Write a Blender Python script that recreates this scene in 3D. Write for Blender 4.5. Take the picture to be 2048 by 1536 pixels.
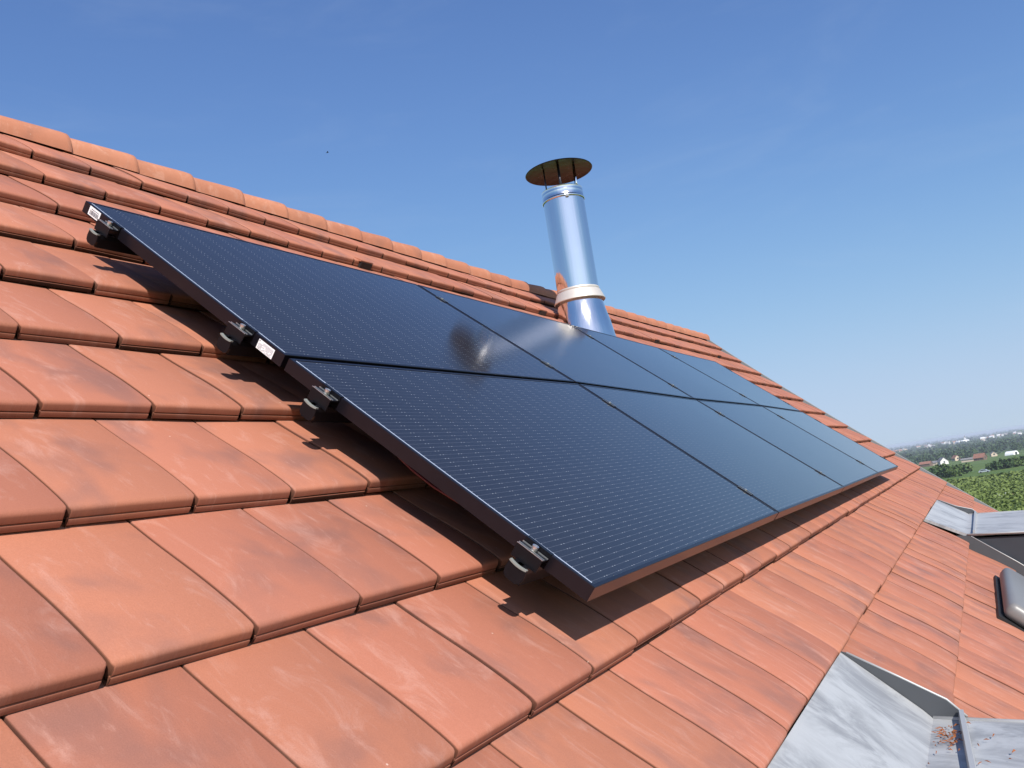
import bpy, bmesh, math, random
import numpy as np
from mathutils import Matrix, Vector

for o in list(bpy.data.objects):
    bpy.data.objects.remove(o)
S = bpy.context.scene
COL = S.collection
rnd = random.Random(7)
rng = np.random.default_rng(7)

# ------------------------------------------------------------------ camera
Z0 = 7.81                                   # height of the array's lower left corner above the yard
cam_d = bpy.data.cameras.new("camera")
cam = bpy.data.objects.new("camera", cam_d)
COL.objects.link(cam)
R0 = Vector((0.48811, -0.860369, -0.14668))
R1 = Vector((0.04925, 0.194944, -0.979577))
R2 = Vector((0.871392, 0.470917, 0.137527))
CAM = Vector((-1.57173, -0.73107, 0.19139 + Z0))
cam.matrix_world = Matrix(((R0.x, -R1.x, -R2.x, CAM.x),
                           (R0.y, -R1.y, -R2.y, CAM.y),
                           (R0.z, -R1.z, -R2.z, CAM.z),
                           (0, 0, 0, 1)))
cam_d.sensor_width = 36.0
cam_d.lens = 1686.66 / 2048 * 36
cam_d.clip_start = 0.02
cam_d.clip_end = 120000
S.camera = cam

# ------------------------------------------------------------------ sky, sun, exposure
SUN = Vector((-0.545, -0.549, 0.633)).normalized()
W = bpy.data.worlds.new("World")
S.world = W
W.use_nodes = True
wn = W.node_tree
bg = wn.nodes["Background"]
sky = wn.nodes.new("ShaderNodeTexSky")
sky.sky_type = 'NISHITA'
sky.sun_disc = False
sky.sun_elevation = math.asin(SUN.z)
sky.sun_rotation = math.atan2(SUN.x, SUN.y) % (2 * math.pi)
sky.altitude = 200
sky.air_density = 1.0
sky.dust_density = 0.0
sky.ozone_density = 6.0
SKY_STRENGTH = 0.13
bg.inputs[1].default_value = SKY_STRENGTH
# a hazy day: the bright band over the horizon levels off, per channel c / (1 + (c / m)^3)^(1/3)
ssep = wn.nodes.new("ShaderNodeSeparateColor")
scmb = wn.nodes.new("ShaderNodeCombineColor")
wn.links.new(sky.outputs[0], ssep.inputs[0])
wtc = wn.nodes.new("ShaderNodeTexCoord")
wdt = wn.nodes.new("ShaderNodeVectorMath")
wdt.operation = 'DOT_PRODUCT'
wn.links.new(wtc.outputs['Generated'], wdt.inputs[0])
wdt.inputs[1].default_value = (SUN.x / math.hypot(SUN.x, SUN.y), SUN.y / math.hypot(SUN.x, SUN.y), 0)
wsr = wn.nodes.new("ShaderNodeMapRange")              # sun-side glow added to the sky, whitening the steel's reflections
wsr.interpolation_type = 'SMOOTHSTEP'
wsr.inputs['From Min'].default_value = 0.45
wn.links.new(wdt.outputs['Value'], wsr.inputs['Value'])
for ch, (m_, g_) in enumerate(((0.44, 0.97), (0.54, 1.0), (0.60, 1.18))):
    def wm(op, a, b):
        x = wn.nodes.new("ShaderNodeMath")
        x.operation = op
        for i_, v_ in enumerate((a, b)):
            if isinstance(v_, (int, float)):
                x.inputs[i_].default_value = v_
            else:
                wn.links.new(v_, x.inputs[i_])
        return x.outputs[0]
    c_ = ssep.outputs[ch]
    q_ = wm('POWER', wm('ADD', wm('POWER', wm('DIVIDE', c_, wm('MULTIPLY', wm('ADD', wm('MULTIPLY', wsr.outputs[0], (2.4, 1.5, 0.75)[ch]), 1.0), m_ / SKY_STRENGTH)), 3.0), 1.0), 1 / 3)
    wn.links.new(wm('ADD', wm('MULTIPLY', wm('DIVIDE', c_, q_), g_), wm('MULTIPLY', wsr.outputs[0], (0.30, 0.22, 0.12)[ch] / SKY_STRENGTH)), scmb.inputs[ch])
# thin cirrus, hardly whiter than the air around it
wmp = wn.nodes.new("ShaderNodeMapping")
wmp.inputs['Rotation'].default_value = (0.25, 0.35, 0.5)
wmp.inputs['Scale'].default_value = (1.2, 2.2, 9.0)
wno = wn.nodes.new("ShaderNodeTexNoise")
wno.inputs['Scale'].default_value = 1.6
wno.inputs['Detail'].default_value = 7
wno.inputs['Roughness'].default_value = 0.62
wno.inputs['Distortion'].default_value = 0.6
wn.links.new(wtc.outputs['Generated'], wmp.inputs['Vector'])
wn.links.new(wmp.outputs[0], wno.inputs['Vector'])
wrp = wn.nodes.new("ShaderNodeMapRange")
wrp.interpolation_type = 'SMOOTHSTEP'
wrp.inputs['From Min'].default_value = 0.50
wrp.inputs['From Max'].default_value = 0.80
wrp.inputs['To Max'].default_value = 0.07
wn.links.new(wno.outputs['Fac'], wrp.inputs['Value'])
wmx = wn.nodes.new("ShaderNodeMix")
wmx.data_type = 'RGBA'
wn.links.new(wrp.outputs[0], wmx.inputs[0])
wn.links.new(scmb.outputs[0], wmx.inputs[6])
wmx.inputs[7].default_value = (0.52 / SKY_STRENGTH, 0.60 / SKY_STRENGTH, 0.70 / SKY_STRENGTH, 1)
wn.links.new(wmx.outputs[2], bg.inputs[0])

sun_d = bpy.data.lights.new("sun", 'SUN')
sun_d.energy = 5.0
sun_d.angle = math.radians(0.5)
sun_d.color = (1.0, 0.945, 0.87)
sun = bpy.data.objects.new("sun", sun_d)
COL.objects.link(sun)
sun.rotation_euler = SUN.to_track_quat('Z', 'Y').to_euler()
sun.location = (-20, -20, 40)

S.view_settings.view_transform = 'Standard'
S.view_settings.look = 'None'
S.view_settings.exposure = 0.3
S.view_settings.gamma = 1.0
S.cycles.volume_max_steps = 64
S.cycles.volume_bounces = 0

# ------------------------------------------------------------------ frames of reference
# roof frame: u along the ridge, v up the slope, w off the roof; w = 0 is the tops of the tile noses
EU = np.array([0.999994, 0.002559, 0.002213])
EV = np.array([-0.003383, 0.750177, 0.661229])
EW = np.array([3.2e-05, -0.661232, 0.750181])
TO = np.array([0.0, 0.09887, -0.11432 + Z0])
UPT = np.array([0.002, 0.661, 0.750])       # world up in the roof frame
PITCH = 0.713093
PU = np.array([1.0, 0, 0])                  # frame of the solar array
PV = np.array([0, math.cos(PITCH), math.sin(PITCH)])
PW = np.array([0, -math.sin(PITCH), math.cos(PITCH)])
PO = np.array([0, 0, Z0])


def roof(p):
    p = np.asarray(p, float).reshape(-1, 3)
    return TO + p[:, :1] * EU + p[:, 1:2] * EV + p[:, 2:3] * EW


def arr(p):
    p = np.asarray(p, float).reshape(-1, 3)
    return PO + p[:, :1] * PU + p[:, 1:2] * PV + p[:, 2:3] * PW


def sm(x):
    x = np.clip(x, 0, 1)
    return x * x * (3 - 2 * x)


def sway(u, v):                             # the old roof rises a little towards the far top corner
    return 0.095 * np.clip((np.asarray(v) - 0.6) / 2.75, 0, 1.2) ** 2 * np.clip((np.asarray(u) - 4.8) / 5.8, 0, 1.05)


# ------------------------------------------------------------------ materials
def new_mat(name):
    m = bpy.data.materials.new(name)
    m.use_nodes = True
    return m, m.node_tree.nodes, m.node_tree.links, m.node_tree.nodes["Principled BSDF"]


def plain(name, col, rough=0.5, metal=0.0, spec=0.5, var=0.0, vscale=20.0):
    m, n, l, b = new_mat(name)
    b.inputs['Roughness'].default_value = rough
    b.inputs['Metallic'].default_value = metal
    b.inputs['Specular IOR Level'].default_value = spec
    if var > 0:
        tc = n.new('ShaderNodeTexCoord')
        no = n.new('ShaderNodeTexNoise')
        no.inputs['Scale'].default_value = vscale
        no.inputs['Detail'].default_value = 6
        l.new(tc.outputs['Object'], no.inputs['Vector'])
        mx = mix(n, l, no.outputs['Fac'], [c * (1 - var) for c in col], [min(1, c * (1 + var)) for c in col])
        l.new(mx, b.inputs['Base Color'])
    else:
        b.inputs['Base Color'].default_value = (*col, 1)
    return m


def mix(n, l, fac, a, b, mode='MIX'):
    x = n.new('ShaderNodeMix')
    x.data_type = 'RGBA'
    x.blend_type = mode
    for sock, val in ((x.inputs[0], fac), (x.inputs[6], a), (x.inputs[7], b)):
        if isinstance(val, (int, float)):
            sock.default_value = val
        elif isinstance(val, (list, tuple)):
            sock.default_value = (*val[:3], 1)
        else:
            l.new(val, sock)
    return x.outputs[2]


def ramp(n, l, fac, p0, p1):
    r = n.new('ShaderNodeMapRange')
    r.interpolation_type = 'SMOOTHSTEP'
    r.inputs['From Min'].default_value = p0
    r.inputs['From Max'].default_value = p1
    l.new(fac, r.inputs['Value'])
    return r.outputs[0]


def math_n(n, l, op, a, b=None, c=None):
    x = n.new('ShaderNodeMath')
    x.operation = op
    for i, v in enumerate((a, b, c)):
        if v is None:
            continue
        if isinstance(v, (int, float)):
            x.inputs[i].default_value = v
        else:
            l.new(v, x.inputs[i])
    return x.outputs[0]


def noise(n, l, vec, scale, detail=5, rough=0.55, dist=0.0):
    t = n.new('ShaderNodeTexNoise')
    t.inputs['Scale'].default_value = scale
    t.inputs['Detail'].default_value = detail
    t.inputs['Roughness'].default_value = rough
    t.inputs['Distortion'].default_value = dist
    if vec is not None:
        l.new(vec, t.inputs['Vector'])
    return t.outputs['Fac']


def mapping(n, l, vec, scale, loc=(0, 0, 0)):
    m = n.new('ShaderNodeMapping')
    m.inputs['Scale'].default_value = scale
    m.inputs['Location'].default_value = loc
    l.new(vec, m.inputs['Vector'])
    return m.outputs[0]


def clay(name, base, dark, pale, red):
    """fired clay: per piece tone (attribute tone: r, g random, b = stained lower lip), clouds, pale bloom"""
    m, n, l, b = new_mat(name)
    at = n.new('ShaderNodeAttribute')
    at.attribute_name = 'tone'
    sp = n.new('ShaderNodeSeparateColor')
    l.new(at.outputs['Color'], sp.inputs[0])
    uv = n.new('ShaderNodeUVMap')
    uv.uv_map = 'slope'
    # shift the pattern from tile to tile
    cb = n.new('ShaderNodeCombineXYZ')
    l.new(math_n(n, l, 'MULTIPLY', sp.outputs[0], 37.0), cb.inputs[2])
    ad = n.new('ShaderNodeVectorMath')
    ad.operation = 'ADD'
    l.new(uv.outputs[0], ad.inputs[0])
    l.new(cb.outputs[0], ad.inputs[1])
    vec = ad.outputs[0]
    clouds = noise(n, l, mapping(n, l, vec, (1, 0.75, 1)), 6.5, 3, 0.5, 0.3)
    bloom = noise(n, l, mapping(n, l, vec, (1, 0.45, 1)), 15.0, 9, 0.68, 0.8)
    streak = noise(n, l, mapping(n, l, vec, (1, 0.10, 1)), 60.0, 6, 0.6)
    grain = noise(n, l, vec, 420.0, 3, 0.7)
    c = mix(n, l, ramp(n, l, sp.outputs[1], 0.0, 1.0), base, red)
    c = mix(n, l, math_n(n, l, 'MULTIPLY', ramp(n, l, clouds, 0.46, 0.74), 0.66), c, dark)
    c = mix(n, l, math_n(n, l, 'MULTIPLY', ramp(n, l, bloom, 0.51, 0.75), 0.52), c, pale)
    fine = noise(n, l, mapping(n, l, vec, (1, 0.25, 1)), 90.0, 8, 0.7, 0.4)
    c = mix(n, l, math_n(n, l, 'MULTIPLY', ramp(n, l, fine, 0.56, 0.78), 0.40), c, pale)
    # streaks run down the slope where the rain has washed
    us = n.new('ShaderNodeSeparateXYZ')
    l.new(uv.outputs[0], us.inputs[0])
    wash = ramp(n, l, us.outputs[1], 0.35, -0.7)
    c = mix(n, l, math_n(n, l, 'MULTIPLY', math_n(n, l, 'MULTIPLY', ramp(n, l, streak, 0.50, 0.74), wash), 0.22), c, dark)
    c = mix(n, l, math_n(n, l, 'MULTIPLY', math_n(n, l, 'MULTIPLY', ramp(n, l, streak, 0.47, 0.30), wash), 0.40), c, pale)
    g = n.new('ShaderNodeMapRange')
    g.inputs['To Min'].default_value = 0.80
    g.inputs['To Max'].default_value = 1.16
    l.new(grain, g.inputs['Value'])
    c = mix(n, l, 1.0, c, g.outputs[0], 'MULTIPLY')
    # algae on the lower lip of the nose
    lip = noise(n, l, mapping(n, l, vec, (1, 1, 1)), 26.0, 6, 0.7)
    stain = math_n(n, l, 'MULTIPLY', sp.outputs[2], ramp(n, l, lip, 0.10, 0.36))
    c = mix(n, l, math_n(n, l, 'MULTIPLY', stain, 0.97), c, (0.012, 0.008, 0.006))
    pore = n.new('ShaderNodeTexVoronoi')
    pore.inputs['Scale'].default_value = 150.0
    l.new(vec, pore.inputs['Vector'])
    pk = math_n(n, l, 'MULTIPLY', ramp(n, l, pore.outputs['Distance'], 0.16, 0.06), ramp(n, l, bloom, 0.42, 0.56))
    c = mix(n, l, math_n(n, l, 'MULTIPLY', pk, 0.35), c, (0.20, 0.085, 0.055))
    tv = n.new('ShaderNodeMapRange')
    tv.inputs['To Min'].default_value = 0.92
    tv.inputs['To Max'].default_value = 1.07
    l.new(sp.outputs[0], tv.inputs['Value'])
    c = mix(n, l, 1.0, c, tv.outputs[0], 'MULTIPLY')
    # sparse white specks
    vo = n.new('ShaderNodeTexVoronoi')
    vo.inputs['Scale'].default_value = 14.0
    l.new(vec, vo.inputs['Vector'])
    c = mix(n, l, math_n(n, l, 'MULTIPLY', ramp(n, l, vo.outputs['Distance'], 0.035, 0.018), 0.5), c, (0.75, 0.6, 0.5))
    l.new(c, b.inputs['Base Color'])
    b.inputs['Roughness'].default_value = 0.72
    l.new(math_n(n, l, 'MULTIPLY_ADD', stain, -0.18, 0.22), b.inputs['Specular IOR Level'])
    bp = n.new('ShaderNodeBump')
    bp.inputs['Strength'].default_value = 0.55
    bp.inputs['Distance'].default_value = 0.0018
    hs = math_n(n, l, 'ADD', math_n(n, l, 'MULTIPLY', grain, 0.35), bloom)
    l.new(hs, bp.inputs['Height'])
    l.new(bp.outputs[0], b.inputs['Normal'])
    return m


M_TILE = clay('terracotta', (0.415, 0.162, 0.096), (0.215, 0.110, 0.092), (0.52, 0.285, 0.222), (0.392, 0.147, 0.092))
M_RIDGE = clay('terracotta_ridge', (0.47, 0.195, 0.112), (0.32, 0.14, 0.09), (0.60, 0.34, 0.245), (0.445, 0.176, 0.102))


def zinc_mat(name, base, dark, metal, rough):
    m, n, l, b = new_mat(name)
    tc = n.new('ShaderNodeUVMap')
    tc.uv_map = 'slope'
    v = tc.outputs[0]
    s1 = noise(n, l, mapping(n, l, v, (1.25, 0.7, 1)), 5.5, 9, 0.70, 0.9)
    s2 = noise(n, l, mapping(n, l, v, (2.4, 0.35, 1)), 24.0, 8, 0.68, 0.25)
    s3 = noise(n, l, mapping(n, l, v, (1.0, 1.0, 1)), 2.2, 3, 0.5, 0.5)
    c = mix(n, l, math_n(n, l, 'MULTIPLY', ramp(n, l, s1, 0.40, 0.62), math_n(n, l, 'MULTIPLY', ramp(n, l, s3, 0.36, 0.60), 0.8)), base, dark)
    c = mix(n, l, math_n(n, l, 'MULTIPLY', ramp(n, l, s2, 0.52, 0.80), 0.28), c, dark)
    c = mix(n, l, math_n(n, l, 'MULTIPLY', ramp(n, l, s2, 0.42, 0.25), 0.35), c, (0.62, 0.64, 0.66))
    l.new(c, b.inputs['Base Color'])
    b.inputs['Metallic'].default_value = metal
    r = n.new('ShaderNodeMapRange')
    r.inputs['To Min'].default_value = rough - 0.1
    r.inputs['To Max'].default_value = rough + 0.15
    l.new(s1, r.inputs['Value'])
    l.new(r.outputs[0], b.inputs['Roughness'])
    bp = n.new('ShaderNodeBump')
    bp.inputs['Strength'].default_value = 0.12
    bp.inputs['Distance'].default_value = 0.01
    l.new(noise(n, l, v, 5.0, 2, 0.5), bp.inputs['Height'])
    l.new(bp.outputs[0], b.inputs['Normal'])
    return m


M_ZINC = zinc_mat('weathered_zinc', (0.42, 0.428, 0.43), (0.20, 0.205, 0.215), 0.15, 0.5)
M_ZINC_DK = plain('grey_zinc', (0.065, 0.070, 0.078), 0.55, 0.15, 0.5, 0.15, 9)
M_ZINC_EDGE = plain('zinc_edge', (0.40, 0.405, 0.405), 0.45, 0.25)
M_SLATE = plain('dark_cladding', (0.03, 0.034, 0.044), 0.55, 0.0, 0.5, 0.25, 6)
M_UNDER = plain('roof_underlay', (0.035, 0.02, 0.016), 0.9)
M_RENDER = plain('lime_render', (0.62, 0.55, 0.44), 0.9, 0, 0.3, 0.1, 3)
M_FRAME = plain('black_anodised', (0.007, 0.006, 0.009), 0.30, 0.0, 0.36, 0.2, 40)
M_ALU_BK = plain('black_aluminium', (0.006, 0.006, 0.008), 0.34, 0.0, 0.22, 0.2, 60)
M_ALU = plain('rib_glint_aluminium', (0.62, 0.62, 0.60), 0.35, 0.85)  # silver glint of the clamp ribs put into the colour
M_BOLT = plain('stainless_bolt', (0.72, 0.69, 0.66), 0.28, 0.9)
M_RAILCAP = plain('grey_rail_lip', (0.25, 0.26, 0.24), 0.5, 0.2)
M_EDGE_GLINT = plain('panel_edge_glint', (0.50, 0.56, 0.68), 0.3, 0.3)
M_PAPER = plain('white_label', (0.80, 0.79, 0.80), 0.45)
M_INK = plain('label_ink', (0.13, 0.12, 0.15), 0.6)
M_RED = plain('red_cable', (0.10, 0.008, 0.007), 0.5)
M_BLACK = plain('matt_black', (0.012, 0.012, 0.013), 0.6)
M_GREYBOX = plain('grey_lacquer', (0.20, 0.195, 0.19), 0.42, 0.1, 0.5, 0.06, 15)
M_GLASS = plain('window_glass', (0.02, 0.025, 0.03), 0.04, 0.0, 0.6)
M_NEEDLE = plain('dry_needles', (0.25, 0.085, 0.03), 0.8, 0, 0.3, 0.4, 50)
M_COLLAR = plain('storm_collar_steel', (0.62, 0.57, 0.51), 0.48, 0.4, 0.5, 0.08, 20)


def steel_mat(name, col, rough, aniso=0.0):
    m, n, l, b = new_mat(name)
    b.inputs['Base Color'].default_value = (*col, 1)
    b.inputs['Metallic'].default_value = 1.0
    if aniso:
        tg = n.new('ShaderNodeTangent')
        tg.direction_type = 'RADIAL'
        tg.axis = 'Z'
        l.new(tg.outputs[0], b.inputs['Tangent'])
        b.inputs['Anisotropic'].default_value = aniso
    tc = n.new('ShaderNodeTexCoord')
    no = noise(n, l, mapping(n, l, tc.outputs['Object'], (1, 1, 0.05)), 16, 3, 0.5)
    sm_ = noise(n, l, mapping(n, l, tc.outputs['Object'], (1, 1, 0.7)), 9, 6, 0.6, 0.8)
    r = n.new('ShaderNodeMapRange')
    r.inputs['From Min'].default_value = 0.3
    r.inputs['From Max'].default_value = 0.75
    r.inputs['To Min'].default_value = rough * 0.75
    r.inputs['To Max'].default_value = rough * 1.35
    l.new(sm_, r.inputs['Value'])
    l.new(r.outputs[0], b.inputs['Roughness'])
    bp = n.new('ShaderNodeBump')
    bp.inputs['Strength'].default_value = 0.30
    bp.inputs['Distance'].default_value = 0.012
    l.new(no, bp.inputs['Height'])
    l.new(bp.outputs[0], b.inputs['Normal'])
    return m


M_STEEL = steel_mat('polished_steel', (0.80, 0.78, 0.765), 0.11, 0.5)
M_STEEL_CAP = steel_mat('dark_cap_steel', (0.034, 0.024, 0.020), 0.32)  # steel darkened evenly over the whole cap
M_STEEL_DK = plain('dark_steel', (0.05, 0.05, 0.06), 0.35, 0.8)


def cell_mat():
    """dark cells under glass with fine horizontal busbar wires and pairs of solder dots"""
    m, n, l, b = new_mat('solar_cells')
    uv = n.new('ShaderNodeUVMap')
    uv.uv_map = 'slope'
    s = n.new('ShaderNodeSeparateXYZ')
    l.new(uv.outputs[0], s.inputs[0])
    u, v = s.outputs[0], s.outputs[1]
    per, off = 0.0167, 0.0013
    fv = math_n(n, l, 'ABSOLUTE', math_n(n, l, 'SUBTRACT', math_n(n, l, 'FRACT', math_n(n, l, 'DIVIDE', math_n(n, l, 'SUBTRACT', v, off), per)), 0.5))
    dv = math_n(n, l, 'MULTIPLY', math_n(n, l, 'SUBTRACT', 0.5, fv), per)        # metres from the nearest wire
    wire = ramp(n, l, dv, 0.0006, 0.0002)
    cu = 0.0786
    fu = math_n(n, l, 'MULTIPLY', math_n(n, l, 'FRACT', math_n(n, l, 'DIVIDE', math_n(n, l, 'SUBTRACT', u, 0.0209), cu)), cu)
    # dots at both ends of each half cell
    d1 = math_n(n, l, 'MINIMUM', math_n(n, l, 'ABSOLUTE', math_n(n, l, 'SUBTRACT', fu, 0.0645)),
                math_n(n, l, 'ABSOLUTE', math_n(n, l, 'SUBTRACT', fu, 0.0775)))
    rr = math_n(n, l, 'SQRT', math_n(n, l, 'ADD', math_n(n, l, 'POWER', math_n(n, l, 'MULTIPLY', d1, 0.55), 2.0), math_n(n, l, 'POWER', dv, 2.0)))
    dot = ramp(n, l, rr, 0.0014, 0.0006)
    inside = math_n(n, l, 'MULTIPLY',
                    math_n(n, l, 'MULTIPLY', math_n(n, l, 'GREATER_THAN', u, 0.019), math_n(n, l, 'LESS_THAN', u, 1.682)),
                    math_n(n, l, 'MULTIPLY', math_n(n, l, 'GREATER_THAN', v, 0.012), math_n(n, l, 'LESS_THAN', v, 0.957)))
    tint = noise(n, l, mapping(n, l, uv.outputs[0], (0.4, 1.0, 1)), 3.0, 3, 0.5)
    c = mix(n, l, tint, (0.014, 0.0135, 0.015), (0.019, 0.0185, 0.021))
    c = mix(n, l, math_n(n, l, 'MULTIPLY', math_n(n, l, 'MULTIPLY', wire, inside), 0.24), c, (0.30, 0.32, 0.38))
    c = mix(n, l, math_n(n, l, 'MULTIPLY', math_n(n, l, 'MULTIPLY', dot, inside), 0.40), c, (0.75, 0.78, 0.82))
    l.new(c, b.inputs['Base Color'])
    b.inputs['Roughness'].default_value = 0.10
    b.inputs['IOR'].default_value = 1.50
    b.inputs['Specular IOR Level'].default_value = 0.5
    dust = noise(n, l, uv.outputs[0], 2.0, 5, 0.6)
    r = n.new('ShaderNodeMapRange')
    r.inputs['To Min'].default_value = 0.085
    r.inputs['To Max'].default_value = 0.135
    l.new(dust, r.inputs['Value'])
    l.new(r.outputs[0], b.inputs['Roughness'])
    return m


M_CELL = cell_mat()


# ------------------------------------------------------------------ object helpers
def npmesh(name, verts, faces, mat, smooth=False, uv=None, tone=None, face_mat=None):
    """verts (n,3); faces (m,k) array or list of tuples"""
    me = bpy.data.meshes.new(name)
    verts = np.asarray(verts, dtype=np.float64)
    if isinstance(faces, np.ndarray):
        k = faces.shape[1]
        me.vertices.add(len(verts))
        me.vertices.foreach_set('co', verts.ravel().astype(np.float32))
        me.loops.add(faces.size)
        me.loops.foreach_set('vertex_index', faces.ravel().astype(np.int32))
        me.polygons.add(len(faces))
        me.polygons.foreach_set('loop_start', np.arange(0, faces.size, k, dtype=np.int32))
        me.update(calc_edges=True)
    else:
        me.from_pydata([tuple(map(float, v)) for v in verts], [], [tuple(int(i) for i in f) for f in faces])
    if uv is not None:
        lay = me.uv_layers.new(name='slope')
        li = np.empty(len(me.loops), dtype=np.int32)
        me.loops.foreach_get('vertex_index', li)
        lay.data.foreach_set('uv', np.asarray(uv, np.float32)[li].ravel())
    if tone is not None:
        at = me.attributes.new('tone', 'FLOAT_COLOR', 'POINT')
        t4 = np.ones((len(verts), 4), np.float32)
        t4[:, :3] = tone
        at.data.foreach_set('color', t4.ravel())
    mats = mat if isinstance(mat, (list, tuple)) else [mat]
    for m in mats:
        me.materials.append(m)
    if face_mat is not None:
        me.polygons.foreach_set('material_index', np.asarray(face_mat, np.int32))
    if smooth:
        me.polygons.foreach_set('use_smooth', np.ones(len(me.polygons), bool))
    me.validate()
    me.update()
    return me


def thing(name, label, cat, loc, group=None):
    o = bpy.data.objects.new(name, None)
    COL.objects.link(o)
    o.empty_display_size = 0.2
    o.location = loc
    tag(o, label, cat, group)
    return o


def tag(o, label, cat, group=None):
    o['label'] = label
    o['category'] = cat
    if group:
        o['group'] = group


def put(name, me, parent=None, kind=None, origin=None):
    """link a mesh given in world coordinates; its origin goes to the parent's place"""
    o = bpy.data.objects.new(name, me)
    COL.objects.link(o)
    wl = Vector((0, 0, 0))
    if parent is not None:
        q = parent
        while q is not None:
            wl += q.location
            q = q.parent
        o.parent = parent
    elif origin is not None:
        wl = Vector(origin)
        o.location = wl
    if wl.length > 0:
        me.transform(Matrix.Translation(-wl))
    if kind:
        o['kind'] = kind
    return o


class MB:
    """collects shapes given in some frame and turns them into one world space mesh"""
    def __init__(self, frame=None):
        self.v, self.f, self.m = [], [], []
        self.frame = frame

    def add(self, verts, faces, mi=0):
        b = len(self.v)
        self.v += [tuple(x) for x in verts]
        self.f += [tuple(i + b for i in f) for f in faces]
        self.m += [mi] * len(faces)
        return self

    def box(self, a, b, mi=0):
        x0, y0, z0 = a
        x1, y1, z1 = b
        vs = [(x0, y0, z0), (x1, y0, z0), (x1, y1, z0), (x0, y1, z0), (x0, y0, z1), (x1, y0, z1), (x1, y1, z1), (x0, y1, z1)]
        return self.add(vs, [(0, 3, 2, 1), (4, 5, 6, 7), (0, 1, 5, 4), (1, 2, 6, 5), (2, 3, 7, 6), (3, 0, 4, 7)], mi)

    def bbox(self, a, b, r, mi=0):
        """box with bevelled edges"""
        bm = bmesh.new()
        bmesh.ops.create_cube(bm, size=1)
        for v in bm.verts:
            v.co = Vector([(a[i] + b[i]) / 2 + v.co[i] * (b[i] - a[i]) for i in range(3)])
        bmesh.ops.bevel(bm, geom=bm.edges[:], offset=r, segments=3, affect='EDGES', profile=0.5)
        bm.verts.index_update()
        self.add([v.co[:] for v in bm.verts], [[v.index for v in f.verts] for f in bm.faces], mi)
        bm.free()
        return self

    def quad(self, pts, mi=0):
        return self.add(pts, [(0, 1, 2, 3)], mi)

    def prism(self, poly, axis, a, b, mi=0):
        """polygon in the two other axes, extruded along axis from a to b"""
        k = len(poly)
        o = [i for i in range(3) if i != axis]
        vs = []
        for t in (a, b):
            for p in poly:
                q = [0, 0, 0]
                q[axis] = t
                q[o[0]], q[o[1]] = p
                vs.append(tuple(q))
        fs = [tuple(range(k))[::-1], tuple(range(k, 2 * k))]
        fs += [(i, (i + 1) % k, k + (i + 1) % k, k + i) for i in range(k)]
        return self.add(vs, fs, mi)

    def tube(self, pts, r, seg=8, mi=0):
        pts = [Vector(p) for p in pts]
        vs, fs = [], []
        for i, p in enumerate(pts):
            d = (pts[min(i + 1, len(pts) - 1)] - pts[max(i - 1, 0)]).normalized()
            a = d.orthogonal().normalized() if i == 0 else (a - d * a.dot(d)).normalized()
            c = d.cross(a)
            rr = r[i] if isinstance(r, (list, tuple)) else r
            for k in range(seg):
                t = 2 * math.pi * k / seg
                vs.append(tuple(p + (a * math.cos(t) + c * math.sin(t)) * rr))
        for i in range(len(pts) - 1):
            for k in range(seg):
                fs.append((i * seg + k, i * seg + (k + 1) % seg, (i + 1) * seg + (k + 1) % seg, (i + 1) * seg + k))
        fs.append(tuple(range(seg))[::-1])
        fs.append(tuple(range((len(pts) - 1) * seg, len(pts) * seg)))
        return self.add(vs, fs, mi)

    def lathe(self, prof, seg=48, mi=0, c=(0, 0, 0), cap0=False, cap1=False):
        vs, fs = [], []
        for r, z in prof:
            for k in range(seg):
                t = 2 * math.pi * k / seg
                vs.append((c[0] + r * math.cos(t), c[1] + r * math.sin(t), c[2] + z))
        n = len(prof)
        for i in range(n - 1):
            for k in range(seg):
                fs.append((i * seg + k, i * seg + (k + 1) % seg, (i + 1) * seg + (k + 1) % seg, (i + 1) * seg + k))
        if cap0:
            fs.append(tuple(range(seg))[::-1])
        if cap1:
            fs.append(tuple(range((n - 1) * seg, n * seg)))
        return self.add(vs, fs, mi)

    def make(self, name, mat, parent=None, smooth=False, uv=False, kind=None, origin=None, auto=None):
        v = np.array(self.v, float)
        uvs = v[:, :2].copy() if uv else None
        wv = self.frame(v) if self.frame else v
        me = npmesh(name, wv, self.f, mat, smooth, uv=uvs, face_mat=self.m)
        o = put(name, me, parent, kind, origin)
        if smooth and auto:
            me.set_sharp_from_angle(angle=math.radians(auto))
        return o


def rp(u, v, w=0.0):
    return Vector(roof((u, v, w))[0])


def ap(u, v, w=0.0):
    return Vector(arr((u, v, w))[0])


# ------------------------------------------------------------------ the house
TW, TP, TU0, TV0 = 0.253488, 0.340139, -0.855239, 0.266730   # tile width, gauge, phase
V_EAVE = TV0 - 13 * TP
U_L, U_R = -5.2, 10.64
V_RIDGE = 3.38
house = thing('house', 'house whose red clay tile roof carries the solar panels', 'house',
              (rp(3, -2, 0).x, rp(3, -2, 0).y, 0))

DORM = [  # u left, u right, w at the bend left / right
    (-0.77, 1.232, 0.012, -0.014),
    (5.73, 7.735, 0.050, 0.025)]
D_TOP, D_BEND = -0.443, -0.735
D_OUT = np.array([-0.786, 0.618])            # direction of a dormer roof in (v, w): nearly level
D_LEN = 1.75
D_FRONT = D_BEND + D_OUT[0] * D_LEN


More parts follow.
